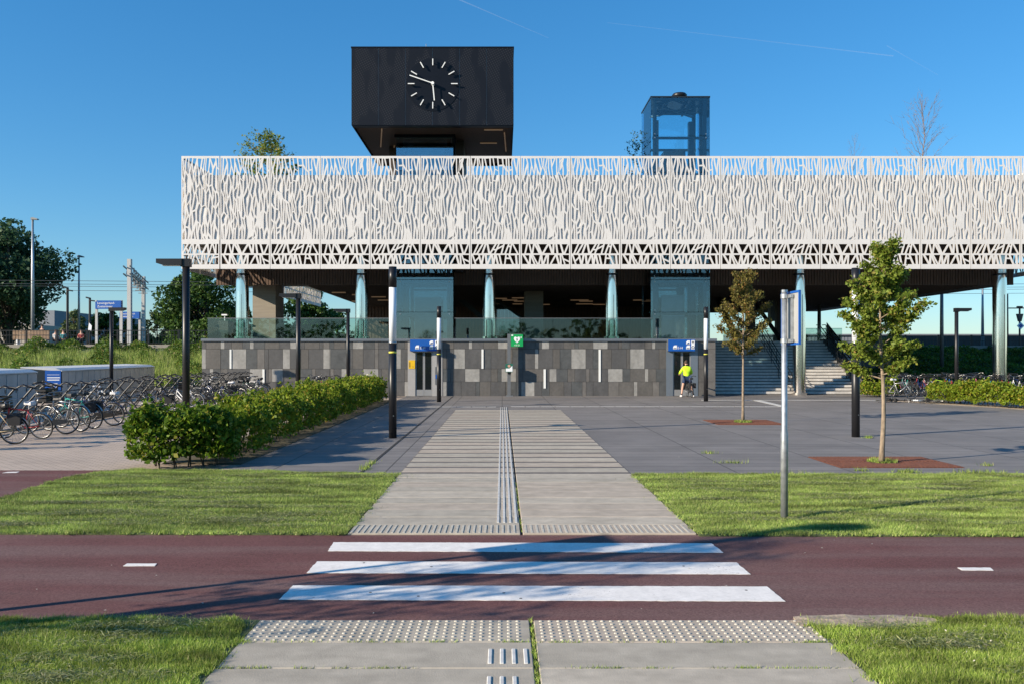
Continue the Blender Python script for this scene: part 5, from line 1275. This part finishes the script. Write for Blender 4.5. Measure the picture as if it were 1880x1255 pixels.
# joints (facing +y)
J = dict(pel=(0, 0, .98), abd=(0, .03, 1.12), chest=(.01, .07, 1.33), neck=(.01, .1, 1.5), head0=(.01, .13, 1.6), head=(.0, .15, 1.69), top=(0, .14, 1.77),
         shl=(-.17, .08, 1.44), ell=(-.3, .14, 1.2), wrl=(-.29, .34, 1.13), hl=(-.28, .42, 1.12), shr=(.18, .08, 1.44), elr=(.27, .15, 1.2), wrr=(.25, .36, 1.12), hr=(.24, .43, 1.11),
         hil=(-.1, 0, .93), knl=(-.2, .03, .5), anl=(-.27, -.04, .09), tol=(-.3, .12, .035), hir=(.1, 0, .93), knr=(.24, .05, .5), anr=(.33, -.02, .09), tor=(.35, .14, .035))
K = list(J); ix = {k: i for i, k in enumerate(K)}
E = [('pel', 'abd'), ('abd', 'chest'), ('chest', 'neck'), ('neck', 'head0'), ('head0', 'head'), ('head', 'top'), ('chest', 'shl'), ('shl', 'ell'), ('ell', 'wrl'), ('wrl', 'hl'), ('chest', 'shr'), ('shr', 'elr'), ('elr', 'wrr'), ('wrr', 'hr'),
     ('pel', 'hil'), ('hil', 'knl'), ('knl', 'anl'), ('anl', 'tol'), ('pel', 'hir'), ('hir', 'knr'), ('knr', 'anr'), ('anr', 'tor')]
RD = dict(pel=.13, abd=.12, chest=.14, neck=.055, head0=.075, head=.095, top=.06, shl=.065, ell=.045, wrl=.03, hl=.035, shr=.065, elr=.045, wrr=.03, hr=.035, hil=.09, knl=.058, anl=.038, tol=.035, hir=.09, knr=.058, anr=.038, tor=.035)
body = skin('body', [J[k] for k in K], [(ix[a], ix[b]) for a, b in E], [RD[k] for k in K], 'skin_tone', pe)
def sub(names, edges, rads, m, nm):
    V = [n if isinstance(n, tuple) else J[n] for n in names]; return skin(nm, V, edges, rads, m, pe)
sub([(0, 0, .95), 'abd', 'chest', (.01, .09, 1.47), 'shl', 'ell', (-.295, .27, 1.155), 'shr', 'elr', (.255, .28, 1.15), (0, .03, 1.5)], [(0, 1), (1, 2), (2, 3), (2, 4), (4, 5), (5, 6), (2, 7), (7, 8), (8, 9), (3, 10)],
    [.175, .17, .185, .1, .09, .075, .055, .09, .075, .055, .1], 'neon_cloth', 'hoodie')
sub([(0, 0, .95), 'hil', (-.16, .02, .66), 'hir', (.19, .03, .66)], [(0, 1), (1, 2), (0, 3), (3, 4)], [.165, .125, .1, .125, .1], 'navy_cloth', 'shorts')
vs_, fs = ball((0, .125, 1.72), .105, 10, .92, 1.0, 1.05); hb = MB()
hb.add(vs_, [f for f in fs if not (sum(vs_[i][2] for i in f) / 4 < 1.66 or (sum(vs_[i][1] for i in f) / 4 > .17 and sum(vs_[i][2] for i in f) / 4 < 1.74))]); hb.build('hair', 'hair_brown', pe, True)
for s, ank, toe in ((-1, 'anl', 'tol'), (1, 'anr', 'tor')):
    a, t_ = J[ank], J[toe]
    sub([(a[0], a[1] - .06, .045), (a[0], a[1] + .04, .06), (t_[0], t_[1] + .02, .04)], [(0, 1), (1, 2)], [.05, .058, .045], 'white_shoe', 'shoe')
    sub([(a[0], a[1], .1), (a[0] + (.01 if s < 0 else -.01), a[1], .19)], [(0, 1)], [.05, .048], 'dark_cloth', 'sock')
    hj = J['hl' if s < 0 else 'hr']
    for q in range(4):
        x_ = hj[0] + (q - 1.5) * .018; sub([(x_, hj[1] + .0, hj[2]), (x_, hj[1] + .05, hj[2] - .005), (x_, hj[1] + .055 - .004 * q, hj[2] - .04)], [(0, 1), (1, 2)], [.009, .009, .008], 'skin_tone', 'finger')
    sub([(hj[0] - s * .03, hj[1] - .02, hj[2]), (hj[0] - s * .05, hj[1] + .02, hj[2] - .01), (hj[0] - s * .045, hj[1] + .045, hj[2] - .02)], [(0, 1), (1, 2)], [.011, .01, .009], 'skin_tone', 'thumb')
sub([(.12, -.12, 1.0), (.22, -.02, 1.02)], [(0, 1)], [.06, .05], 'dark_cloth', 'waist_bag')
for s in (-1, 1):
    sub([(s * .09, .14, 1.67), (s * .1, .13, 1.7)], [(0, 1)], [.018, .02], 'skin_tone', 'ear')
bk = bike(9.28, 42.1, R(90), 'black', 'step', 'black bicycle with side bags held by the person in yellow', None, .0, extra='bags')

# ------------------------------------------------------------ bicycle lockers
def locker_row(label, a, b_, n, end_dark):
    a = Vector((a[0], a[1], 0)); b_ = Vector((b_[0], b_[1], 0)); d = (b_ - a); L_ = d.length; rz = math.atan2(d.y, d.x)
    e = empty('bike_locker', a, rz, label, 'bicycle lockers', 'grey bicycle lockers')     # local x along row, front face at local y=0 facing -y
    MB().polyx([(0.03, .02), (1.6, .02), (1.6, 1.5), (0.03, 1.36)], .04, L_ - .04).build('body', 'locker_grey', e)
    MB().polyx([(-.03, 1.361), (1.66, 1.505), (1.66, 1.555), (.25, 1.50), (-.03, 1.40)], 0.0, L_).build('roof', 'locker_top', e)
    w = L_ / n
    for i in range(n):
        dr = MB().box(i * w + .06, (i + 1) * w - .008, 0, .029, .08, 1.33).build('locker_door', 'locker_grey', e)
        MB().box((i + 1) * w - .12, (i + 1) * w - .08, -.02, -.001, .65, .8).build('handle', 'steel_dark', dr)
    if end_dark: MB().polyx([(-.02, .02), (1.65, .02), (1.65, 1.5), (-.02, 1.36)], 0.0, .038).build('end_panel', 'steel_dark', e)
    return e
l2 = locker_row('long far row of grey bicycle lockers with a dark sign end', (-19.2, 37.0), (-21.6, 52.8), 18, True)
locker_row('nearer row of grey bicycle lockers at the left edge', (-17.4, 23.5), (-18.5, 33.8), 12, False)
sg = empty('end_sign', (-.03, -.1, .55), R(-90), None, None, None, None, l2)
MB().box(-.75, -.1, -.012, .0, 0, .85).build('plate', 'sign_blue', sg)
for z, w, m_ in ((.66, .5, .015), (.52, .52, .045), (.42, .5, .045)): MB().box(-.66, -.66 + w, -.016, -.013, z, z + m_).build('print_line', 'sign_white', sg)
MB().box(-.48, -.24, -.016, -.013, .08, .3).build('print_box', 'sign_white', sg); MB().box(-.45, -.27, -.019, -.0165, .11, .27).build('print_box', 'sign_blue', sg); MB().polyy([(-.41, .14), (-.31, .19), (-.41, .24)], -.022, -.0195).build('arrow', 'sign_white', sg)

# ------------------------------------------------------------ embankments, platforms
ZP = 2.95
tag(MB().add([(-140, 55, -.04), (-15.4, 52.5, -.04), (-15.4, 60, 1.6), (-140, 62, 1.6), (-15.4, 66, ZP - .35), (-140, 68, ZP - .35), (-15.4, 76, ZP - .35), (-140, 78, ZP - .35)], [(0, 1, 2, 3), (3, 2, 4, 5), (5, 4, 6, 7)]).build('embankment', 'turf'), 'overgrown green railway embankment at left', None, None, 'structure')
tag(MB().add([(19.5, 52, -.04), (140, 50, -.04), (140, 62, ZP - .6), (19.5, 62, ZP - .6), (140, 80, ZP - .6), (19.5, 80, ZP - .6)], [(0, 1, 2, 3), (3, 2, 4, 5)]).build('embankment', 'turf'), 'shaded green railway embankment at right', None, None, 'structure')
def veg(label, bounds, zf, n, seed, m, lsize, hmax, name='scrub'):
    rng = np.random.default_rng(seed); x = rng.uniform(bounds[0], bounds[1], n); y = rng.uniform(bounds[2], bounds[3], n)
    f = .5 + .5 * np.sin(x * .8 + 2 * np.sin(y * .35)) * np.cos(y * .7 + x * .23) ; f = np.clip(f + .35 * np.sin(x * 2.3 + y), .08, 1.25)
    z = zf(x, y) + hmax * f * rng.random(n) ** .7
    P = np.column_stack([x, y, z]); o = mobj(name, leaves(name, P, lsize, m, rng, .2, .45), None); tag(o, label, 'scrub', None, 'stuff'); return o
def zl(x, y):
    return np.interp(y, [53, 60.5, 67], [0, 1.6, ZP - .4])
veg('tall weeds and shrubs covering the left embankment', (-52, -15.6, 54, 67.5), zl, 70000, 6, 'weed_leaf', .2, 1.0)
rng = np.random.default_rng(31); nn = 60000; x_ = rng.uniform(-52, -15.6, nn); y_ = rng.uniform(53.5, 62, nn)
tag(mobj('tall_grass', blades('tall_grass', np.column_stack([x_, y_, zl(x_, y_)]), .65, .05, 'grass_blade', rng, .4)), 'tall pale grass at the foot of the left embankment', 'grass', None, 'stuff')
def zr(x, y): return np.interp(y, [51.5, 62], [0, ZP - .6])
veg('low dark scrub on the right embankment', (19.6, 48, 52, 63), zr, 42000, 7, 'weed_leaf', .2, .5)
tag(MB().box(-140, -15.5, 68, 84, ZP - .5, ZP).build('platform', 'platform_edge'), 'left railway platform behind the embankment', None, None, 'structure')
tag(MB().box(26.6, 140, 63, 80, ZP - .7, ZP - .15).build('platform', 'platform_edge'), 'right railway platform behind the embankment', None, None, 'structure')
def fence(label, x0, x1, y, z, m='black_paint', h=1.15):
    e = empty('railing', (x0, y, z), 0, label, 'fence'); L_ = x1 - x0
    MB().box(0, L_, -.03, .03, h - .06, h).box(0, L_, -.02, .02, h * .62, h * .62 + .04).box(0, L_, -.02, .02, .1, .14).build('rails', m, e)
    x = 0
    while x < L_: MB().box(x - .05, x + .05, -.05, .05, -.1, h + .03).build('post', m, e); x += 2.45
    bb = MB(); x = .12
    while x < L_: bb.box(x - .012, x + .012, -.012, .012, .14, h - .06); x += .245
    tag(bb.build('balusters', m, e), None, None, None, 'stuff')
fence('black platform railing along the top of the left embankment', -48, -15.8, 68.2, ZP)
fence('dark platform railing beyond the right hedge', 20.2, 46, 63.2, ZP - .55)
# right platform wall strips behind
o = MB().box(30, 60, 71, 71.3, ZP - .4, 3.7).build('noise_wall', 'steel_dark'); tag(o, 'low dark wall behind the right platform railing', 'wall')
o = MB().box(25, 58, 90, 96, 0, 4.2).box(25, 58, 89.8, 96.2, 4.2, 4.35).build('shed', 'far_wall_grey'); tag(o, 'long low grey building on the horizon at right', 'building')
# platform name signs
def name_sign(label, pxl, pxr, pyt, pyb, D, zbase):
    a, b_ = at(pxl, pyb, D), at(pxr, pyt, D); w = b_.x - a.x; h = b_.z - a.z
    e = empty('station_sign', (a.x, D, zbase), 0, label, 'sign', 'blue station name signs on the left platform')
    MB().box(0, w, -.06, .06, a.z - zbase, b_.z - zbase).build('board', 'sign_blue', e)
    for x in (.03, w - .03): MB().box(x - .1, x + .1, -.05, .05, 0, (b_.z if x > 1 else b_.z) - zbase + .02).build('leg', 'sign_grey', e, loc=(0, .12, 0))
    MB().box(0, .12, -.07, .07, b_.z - zbase - .1, b_.z - zbase + .02).build('end_cap', 'sign_grey', e)
    z0 = a.z - zbase
    mobj('lettering', text_mesh('Lansingerland-', h * .36, 'sign_white'), None, e, (w * .08, -.066, z0 + h * .58), (R(90), 0, 0))
    mobj('lettering', text_mesh('Zoetermeer', h * .36, 'sign_white'), None, e, (w * .08, -.066, z0 + h * .18), (R(90), 0, 0))
name_sign('nearer and larger blue station name sign on the platform', 175.5, 222.5, 552, 567.5, 72, ZP)
name_sign('smaller blue station name sign behind the portal mast', 220, 256, 572.5, 585, 80, ZP)
def mast(label, px, pyt, D, r0, r1, zbase, m='galvanised', head=True):
    t_ = at(px, pyt, D); e = empty('lamp_mast', (t_.x, D, zbase), 0, label, 'lamp mast', 'tall thin lamp masts')
    MB().tube([(0, 0, 0), (0, 0, (t_.z - zbase) * .6), (0, 0, t_.z - zbase)], [r0, (r0 + r1) / 2, r1], 10).build('pole', m, e, True)
    if head: MB().polyy([(-.12, -.1), (.55, -.12), (.55, 0), (.1, .14), (-.12, .08)], -.2, .2).build('lamp_head', 'steel_grey', e, loc=(0, 0, t_.z - zbase))
mast('tallest pale lamp mast in front of the big dark tree at left', 60, 402, 88, .2, .1, .5)
mast('pale lamp mast between the dark tree and the name sign', 145, 471, 100, .17, .08, .5)
mast('dark tapered mast rising behind the green street tree', 1729, 528, 57, .13, .1, 1.0, 'steel_grey', False)
mast('thin mast with pale top left of the last chrome column', 1804, 522, 66, .12, .06, ZP - .15, 'galvanised', False)
mast('dark mast seen under the deck right of the stairs', 1504, 560, 62, .16, .12, 1.0, 'steel_grey', False)
mast('dark slender mast right of the last chrome column', 1849, 540, 64, .1, .08, ZP - .15, 'steel_dark', False)
def twin_lamp(label, px, pyt, D):
    t_ = at(px, pyt, D); h = t_.z - ZP; e = empty('platform_lamp', (t_.x, D, ZP), 0, label, 'lamp', 'black twin-arm platform lamps')
    MB().tube([(0, 0, 0), (0, 0, h)], .11, 8).build('pole', 'black_paint', e)
    MB().polyy([(-.35, h - .02), (.0, h - .12), (.0, h + .02), (-.33, h + .1)], -.12, .12).build('arm', 'black_paint', e); MB().polyy([(0, h - .3), (.42, h - .36), (.42, h - .24), (0, h - .18)], -.12, .12).build('arm', 'black_paint', e)
    return e
twin_lamp('black twin-arm platform lamp right of the pale lamp mast building', 124, 528, 74)
tl = twin_lamp('black twin-arm platform lamp beside the name sign with a small white plate', 165, 547, 80)
MB().polyy([(-.1, 1.5), (.2, 1.4), (.25, 1.9), (.0, 2.2)], -.16, -.13).build('plate', 'sign_white', tl)
# lamp with diamond plate at far right
t_ = at(1872, 565, 68); e = empty('platform_lamp', (t_.x, 68, ZP - .15), 0, 'dark platform lamp with a blue and white diamond plate at the right edge', 'lamp')
h = t_.z - ZP + .15
MB().tube([(0, 0, 0), (0, 0, h)], .07, 8).build('pole', 'black_paint', e); MB().box(-.9, .9, -.08, .08, h - .08, h).box(-.2, .2, -.1, .1, h, h + .12).build('arm', 'black_paint', e)
MB().polyy([(-.25, h - .5), (-.1, h - 1.1), (.1, h - 1.1), (.25, h - .5)], -.1, .1).build('speaker', 'steel_dark', e)
q = h - 1.45
MB().polyy([(0, q - .3), (.3, q), (0, q + .3), (-.3, q)], -.14, -.11).build('diamond_plate', 'sign_white', e); MB().polyy([(0, q - .18), (.18, q), (0, q + .18), (-.18, q)], -.147, -.1405).build('diamond_mark', 'sign_blue', e)
# catenary portal
e = empty('catenary_portal', (at(238, 0, 78).x, 78, ZP), 0, 'grey railway catenary portal with a lattice beam at left', 'catenary mast')
a, b_ = at(238, 476, 78), at(263.5, 508, 96); o0 = Vector((at(238, 0, 78).x, 78, ZP))
for q, r_ in ((a, .17), (b_, .17)):
    MB().box(q.x - r_ - o0.x, q.x + r_ - o0.x, q.y - r_ - 78, q.y + r_ - 78, -.3, q.z - ZP).build('mast', 'sign_grey', e)
la, lb = at(238, 497, 78) - o0, at(263.5, 525, 96) - o0
bmx = MB()
for dz in (-.35, .35):
    for dx_ in (-.3, .3): bmx.bar(la + Vector((dx_, -.6, dz)), lb + Vector((dx_, .6, dz)), .1, .1)
for k in range(14):
    u, v = k / 14, (k + 1) / 14; s1 = .35 if k % 2 else -.35
    for dx_ in (-.3, .3): bmx.bar(la.lerp(lb, u) + Vector((dx_, 0, s1)), la.lerp(lb, v) + Vector((dx_, 0, -s1)), .07, .07)
bmx.build('lattice_beam', 'steel_grey', e)
for k in (.3, .5, .7, .95):
    q = la.lerp(lb, k); MB().bar(q, q + Vector((0, 0, -1.0)), .14, .14).bar(q + Vector((-.5, 0, -.9)), q + Vector((.5, 0, -.9)), .08, .08).build('hanger', 'steel_grey', e)
# overhead wires
for i, (py, D, lb_) in enumerate([(513, 80, 'uppermost'), (519.5, 84, 'second highest'), (524, 88, 'second lowest'), (532, 92, 'lowest')]):
    z = CAMZ + (VY - py) * D / F
    w = MB().tube([(-120, D, z + .2), (-60, D, z), (-14, D, z - .35), (40, D, z - .5), (120, D, z)], .022, 5)
    o = w.build('overhead_wire', 'wire'); tag(o, '%s overhead railway wire crossing the sky behind the station' % lb_, 'wire', 'overhead railway wires')
for (px, py, D) in [(186, 524, 84), (198, 532, 92), (158, 532, 92), (1749, 560, 84), (1790, 561, 84), (1736, 565, 92), (1775, 565, 92)]:
    p = at(px, py, D)
# bench, people on platform
bnch = empty('platform_bench', at(57, 625, 71), 0, 'long wooden platform bench behind the railing at left', 'bench'); w = 3.1; bnch.location.z = ZP
for k in range(6): MB().box(-w / 2, w / 2, -.02, .02, .5 + k * .12, .6 + k * .12).build('back_slat', 'bench_wood', bnch)
for k in range(3): MB().box(-w / 2, w / 2, .06 + k * .14, .18 + k * .14, .43, .47).build('seat_slat', 'bench_wood', bnch)
for x in (-1.2, -.0, 1.2): MB().box(x - .05, x + .05, .0, .45, 0, .43).build('leg', 'sign_white', bnch)
def sitter(label, px, D, top, rz=0, stand=False):
    x = at(px, 0, D).x; e = empty('person', (x, D, ZP), rz, label, 'person', 'waiting people on the left platform')
    hp = .92 if stand else .5
    V = [(0, 0, hp), (0, 0, hp + .25), (0, 0, hp + .45), (0, .02, hp + .58), (0, .03, hp + .68), (0, .03, hp + .78), (-.18, 0, hp + .42), (-.24, .06, hp + .18), (-.14, .22, hp + .1), (.18, 0, hp + .42), (.24, .06, hp + .18), (.14, .22, hp + .1)]
    if stand: V += [(-.1, 0, hp - .05), (-.1, .02, .48), (-.1, 0, .05), (-.1, .12, .03), (.1, 0, hp - .05), (.1, .02, .48), (.1, 0, .05), (.1, .12, .03)]
    else: V += [(-.1, .05, hp - .02), (-.12, .42, hp - .02), (-.12, .42, .06), (-.12, .54, .03), (.1, .05, hp - .02), (.12, .42, hp - .02), (.12, .42, .06), (.12, .54, .03)]
    E_ = [(0, 1), (1, 2), (2, 3), (3, 4), (4, 5), (2, 6), (6, 7), (7, 8), (2, 9), (9, 10), (10, 11), (0, 12), (12, 13), (13, 14), (14, 15), (0, 16), (16, 17), (17, 18), (18, 19)]
    rr = [.13, .12, .14, .055, .09, .08, .07, .05, .035, .07, .05, .035, .09, .065, .045, .04, .09, .065, .045, .04]
    skin('body', V, E_, rr, 'skin_tone', e, 1)
    skin('top', [(0, 0, hp), V[1], V[2], V[6], V[7], V[9], V[10]], [(0, 1), (1, 2), (2, 3), (3, 4), (2, 5), (5, 6)], [.16, .155, .165, .09, .07, .09, .07], top, e, 1)
    skin('trousers', [V[0], V[12], V[13], V[14], V[16], V[17], V[18]], [(0, 1), (1, 2), (2, 3), (0, 4), (4, 5), (5, 6)], [.155, .11, .085, .065, .11, .085, .065], 'dark_cloth', e, 1)
    v_, f_ = ball((0, .02, hp + .77), .11, 7); MB().add(v_, [f for f in f_ if sum(v_[i][2] for i in f) / 4 > hp + .75]).build('hair', 'hair_brown', e, True)
sitter('person in light top seated on the bench behind the platform railing', 102, 73.5, 'light_cloth')
sitter('dark-haired person standing behind the wooden platform bench', 77, 74, 'dark_cloth', 0, True)
sitter('person in teal top seated behind the railing right of the bench', 116, 73, 'teal_cloth')
sitter('person in red and white seated behind the railing near the twin lamp', 149, 73, 'red_cloth', R(180))
# far building at left
p = at(0, 0, 110)
o = MB().box(at(-60, 0, 120).x, at(100, 0, 120).x, 120, 150, 0, at(0, 570, 120).z).build('warehouse', ['far_wall_grey']); tag(o, 'plain grey warehouse behind the big tree at left', 'building')
o = MB().box(at(-40, 0, 112).x, at(60, 0, 112).x, 112, 119, 0, at(0, 596, 112).z).build('warehouse', ['far_wall']); tag(o, 'low pale warehouse wall behind the platform bench', 'building')
# camera on a stub and small cabinet on the deck
e = empty('deck_cabinet', (at(405, 0, 47).x, 47, ZD), 0, 'pale cabinet behind the left glass balustrade with a small camera mast', 'cabinet')
MB().box(-.55, .35, 0, .8, 0, 1.0).build('box', 'far_wall', e); MB().box(-.56, .36, -.01, .0, .48, .5).build('seam', 'steel_dark', e); MB().tube([(.1, .4, 1.0), (.1, .4, 1.35)], .03, 6).box(-.05, .25, .3, .5, 1.35, 1.43).build('camera_mast', 'sign_white', e)

# ------------------------------------------------------------ background trees
def bigtree(label, px, base, top, D, wpx, seed, m, n, lsize=.34, low=.15, name='broadleaf_tree'):
    rng = np.random.default_rng(seed); rd = random.Random(seed)
    x = at(px, 0, D).x; z0 = at(0, base, D).z; H = at(0, top, D).z; Rr = wpx * D / F / 2
    e = empty(name, (x, D, 0), 0, label, 'tree')
    MB().tube([(0, 0, -.1), (.1, 0, H * .3), (0, .1, H * .6), (0, 0, H * .9)], [Rr * .07, Rr * .05, Rr * .035, .03], 8).build('trunk', 'bark_dark', e, True)
    lum = []; zc = (H * low + H) / 2; hz = (H - H * low) / 2
    nl = 46
    for i in range(nl):
        while True:
            q = rng.uniform(-1, 1, 3)
            if .25 < q[0] ** 2 + q[1] ** 2 + q[2] ** 2 < 1: break
        rr = (.3 - .09 * max(0, q[2])) * rng.uniform(.6, 1.2)
        lum.append((q[0] * Rr * .8 * (1 - .28 * max(0, q[2])), q[1] * Rr * .8, zc + q[2] * hz * .86, rr * Rr))
    br_ = MB()
    for l in lum[::2]: br_.tube([(0, 0, max(.5, l[2] - Rr * .7)), (l[0] * .5, l[1] * .5, l[2] - Rr * .2), (l[0], l[1], l[2])], [Rr * .022, Rr * .014, .02], 5, False)
    br_.build('branches', 'bark_dark', e, True)
    lum = np.array(lum); idx = rng.choice(nl, n, p=lum[:, 3] ** 2 / (lum[:, 3] ** 2).sum()); dv = unit(rng.normal(size=(n, 3)))
    rad = (1 - np.abs(rng.normal(0, .28, n)))[:, None] * lum[idx, 3][:, None] * (1 + .25 * rng.random((n, 1)) ** 4)
    P = lum[idx, :3] + dv * rad * np.array([1, 1, .85])
    mobj('crown', leaves('crown', P, lsize, m, rng, .4), None, e); return e
bigtree('big dark poplar filling the left edge of the picture', 14, 640, 372, 95, 225, 3, 'far_leaf_blue', 19000, .42, .12)
bigtree('dense tree behind the left end of the station', 378, 640, 482, 88, 185, 5, 'far_leaf', 18000, .36, .1)
bigtree('dark tree showing under the deck between pylon and column', 560, 640, 512, 92, 130, 6, 'far_leaf', 9000, .36, .1)
bigtree('pale loose tree behind the platform lamps', 135, 640, 556, 110, 50, 8, 'far_leaf_pale', 2600, .34, .2)
bigtree('rounded green tree behind the name sign', 195, 640, 560, 104, 80, 9, 'far_leaf', 6500, .36, .05)
bigtree('dark rounded tree behind the portal mast', 246, 640, 566, 100, 70, 10, 'far_leaf', 5000, .36, .05)
bigtree('pale bushy tree left of the dense tree', 288, 640, 564, 108, 60, 12, 'far_leaf_pale', 4000, .34, .08)
bigtree('low green tree between the pale tree and the dense tree', 318, 640, 578, 100, 46, 13, 'far_leaf', 3000, .34, .08)
bigtree('distant dark tree behind the deck railing under the station', 620, 640, 560, 110, 80, 15, 'far_leaf', 3500, .4, .05)
# roof garden plants
tree('roof_tree', 'leafy small tree on the roof behind the left screen', (at(498, 0, 52).x, 52, 8.2), at(0, 246, 52).z - 8.2, 3.6, 1.5, 21, 'maple_leaf', 3400, .14, .07, nb=26, up=(.4, .9), group='roof garden plants', clump=.1)
tree('roof_tree', 'bare twiggy tree on the roof at right', (at(1694, 0, 50).x, 50, 9.2), at(0, 186, 50).z - 9.2, 3.4, 1.3, 22, None, 0, .1, .06, nb=34, up=(.9, 1.3), group='roof garden plants', twig='twig_grey', bare=True)
tree('roof_tree', 'thin bare sapling on the roof left of the bare twiggy tree', (at(1566, 0, 50).x, 50, 9.2), at(0, 248, 50).z - 9.2, 3.0, .45, 23, None, 0, .1, .03, nb=14, up=(.9, 1.3), group='roof garden plants', twig='twig_grey', bare=True)
tree('roof_tree', 'sparse shrub on the roof left of the glass lift tower', (at(1166, 0, 48).x, 48, 9.2), at(0, 243, 48).z - 9.2, 2.6, .55, 24, 'far_leaf', 260, .12, .03, nb=16, up=(.8, 1.2), group='roof garden plants', twig='twig_grey')
for i, (px, w_, lb_) in enumerate([(480, 110, 'under the leafy roof tree'), (790, 120, 'behind the screen under the clock box')]):
    hedge('roof_shrub', 'dark planting on the roof ' + lb_, [(at(px - w_ / 2, 0, 48).x, 48), (at(px + w_ / 2, 0, 48).x, 48)], .5, 3.0, 3500, 40 + i, 'hedge_leaf', .16).location.z = 9.0

rng = np.random.default_rng(91); nn = 9000
x_ = rng.uniform(-170, 170, nn); hgt = 6.5 + 2.5 * np.sin(x_ * .11) + 1.5 * np.sin(x_ * .37 + 1)
tag(mobj('wood', leaves('wood', np.column_stack([x_, -85 + rng.normal(0, 3, nn), hgt * rng.random(nn)]), 1.3, 'far_leaf', rng)), 'distant wood across the road, mirrored in glass and chrome', 'wood', None, 'stuff')
# ------------------------------------------------------------ contrails
def contrail(label, a, b_, r0, r1):
    D = 3000; p, q = at(*a, D), at(*b_, D)
    o = MB().tube([p, p.lerp(q, .5), q], [r0, (r0 + r1) / 2, r1], 8).build('contrail', 'vapour', None, True); tag(o, label, 'contrail', 'thin contrails in the sky')
contrail('bright short contrail right of the clock tower top', (830, -6), (1007, 70), 2.6, .6)
contrail('long faint contrail slanting across the right sky', (1115, 42), (1640, 103), .5, 2.2)
contrail('short faint contrail at the far right of the sky', (1628, 84), (1722, 138), 1.2, .5)
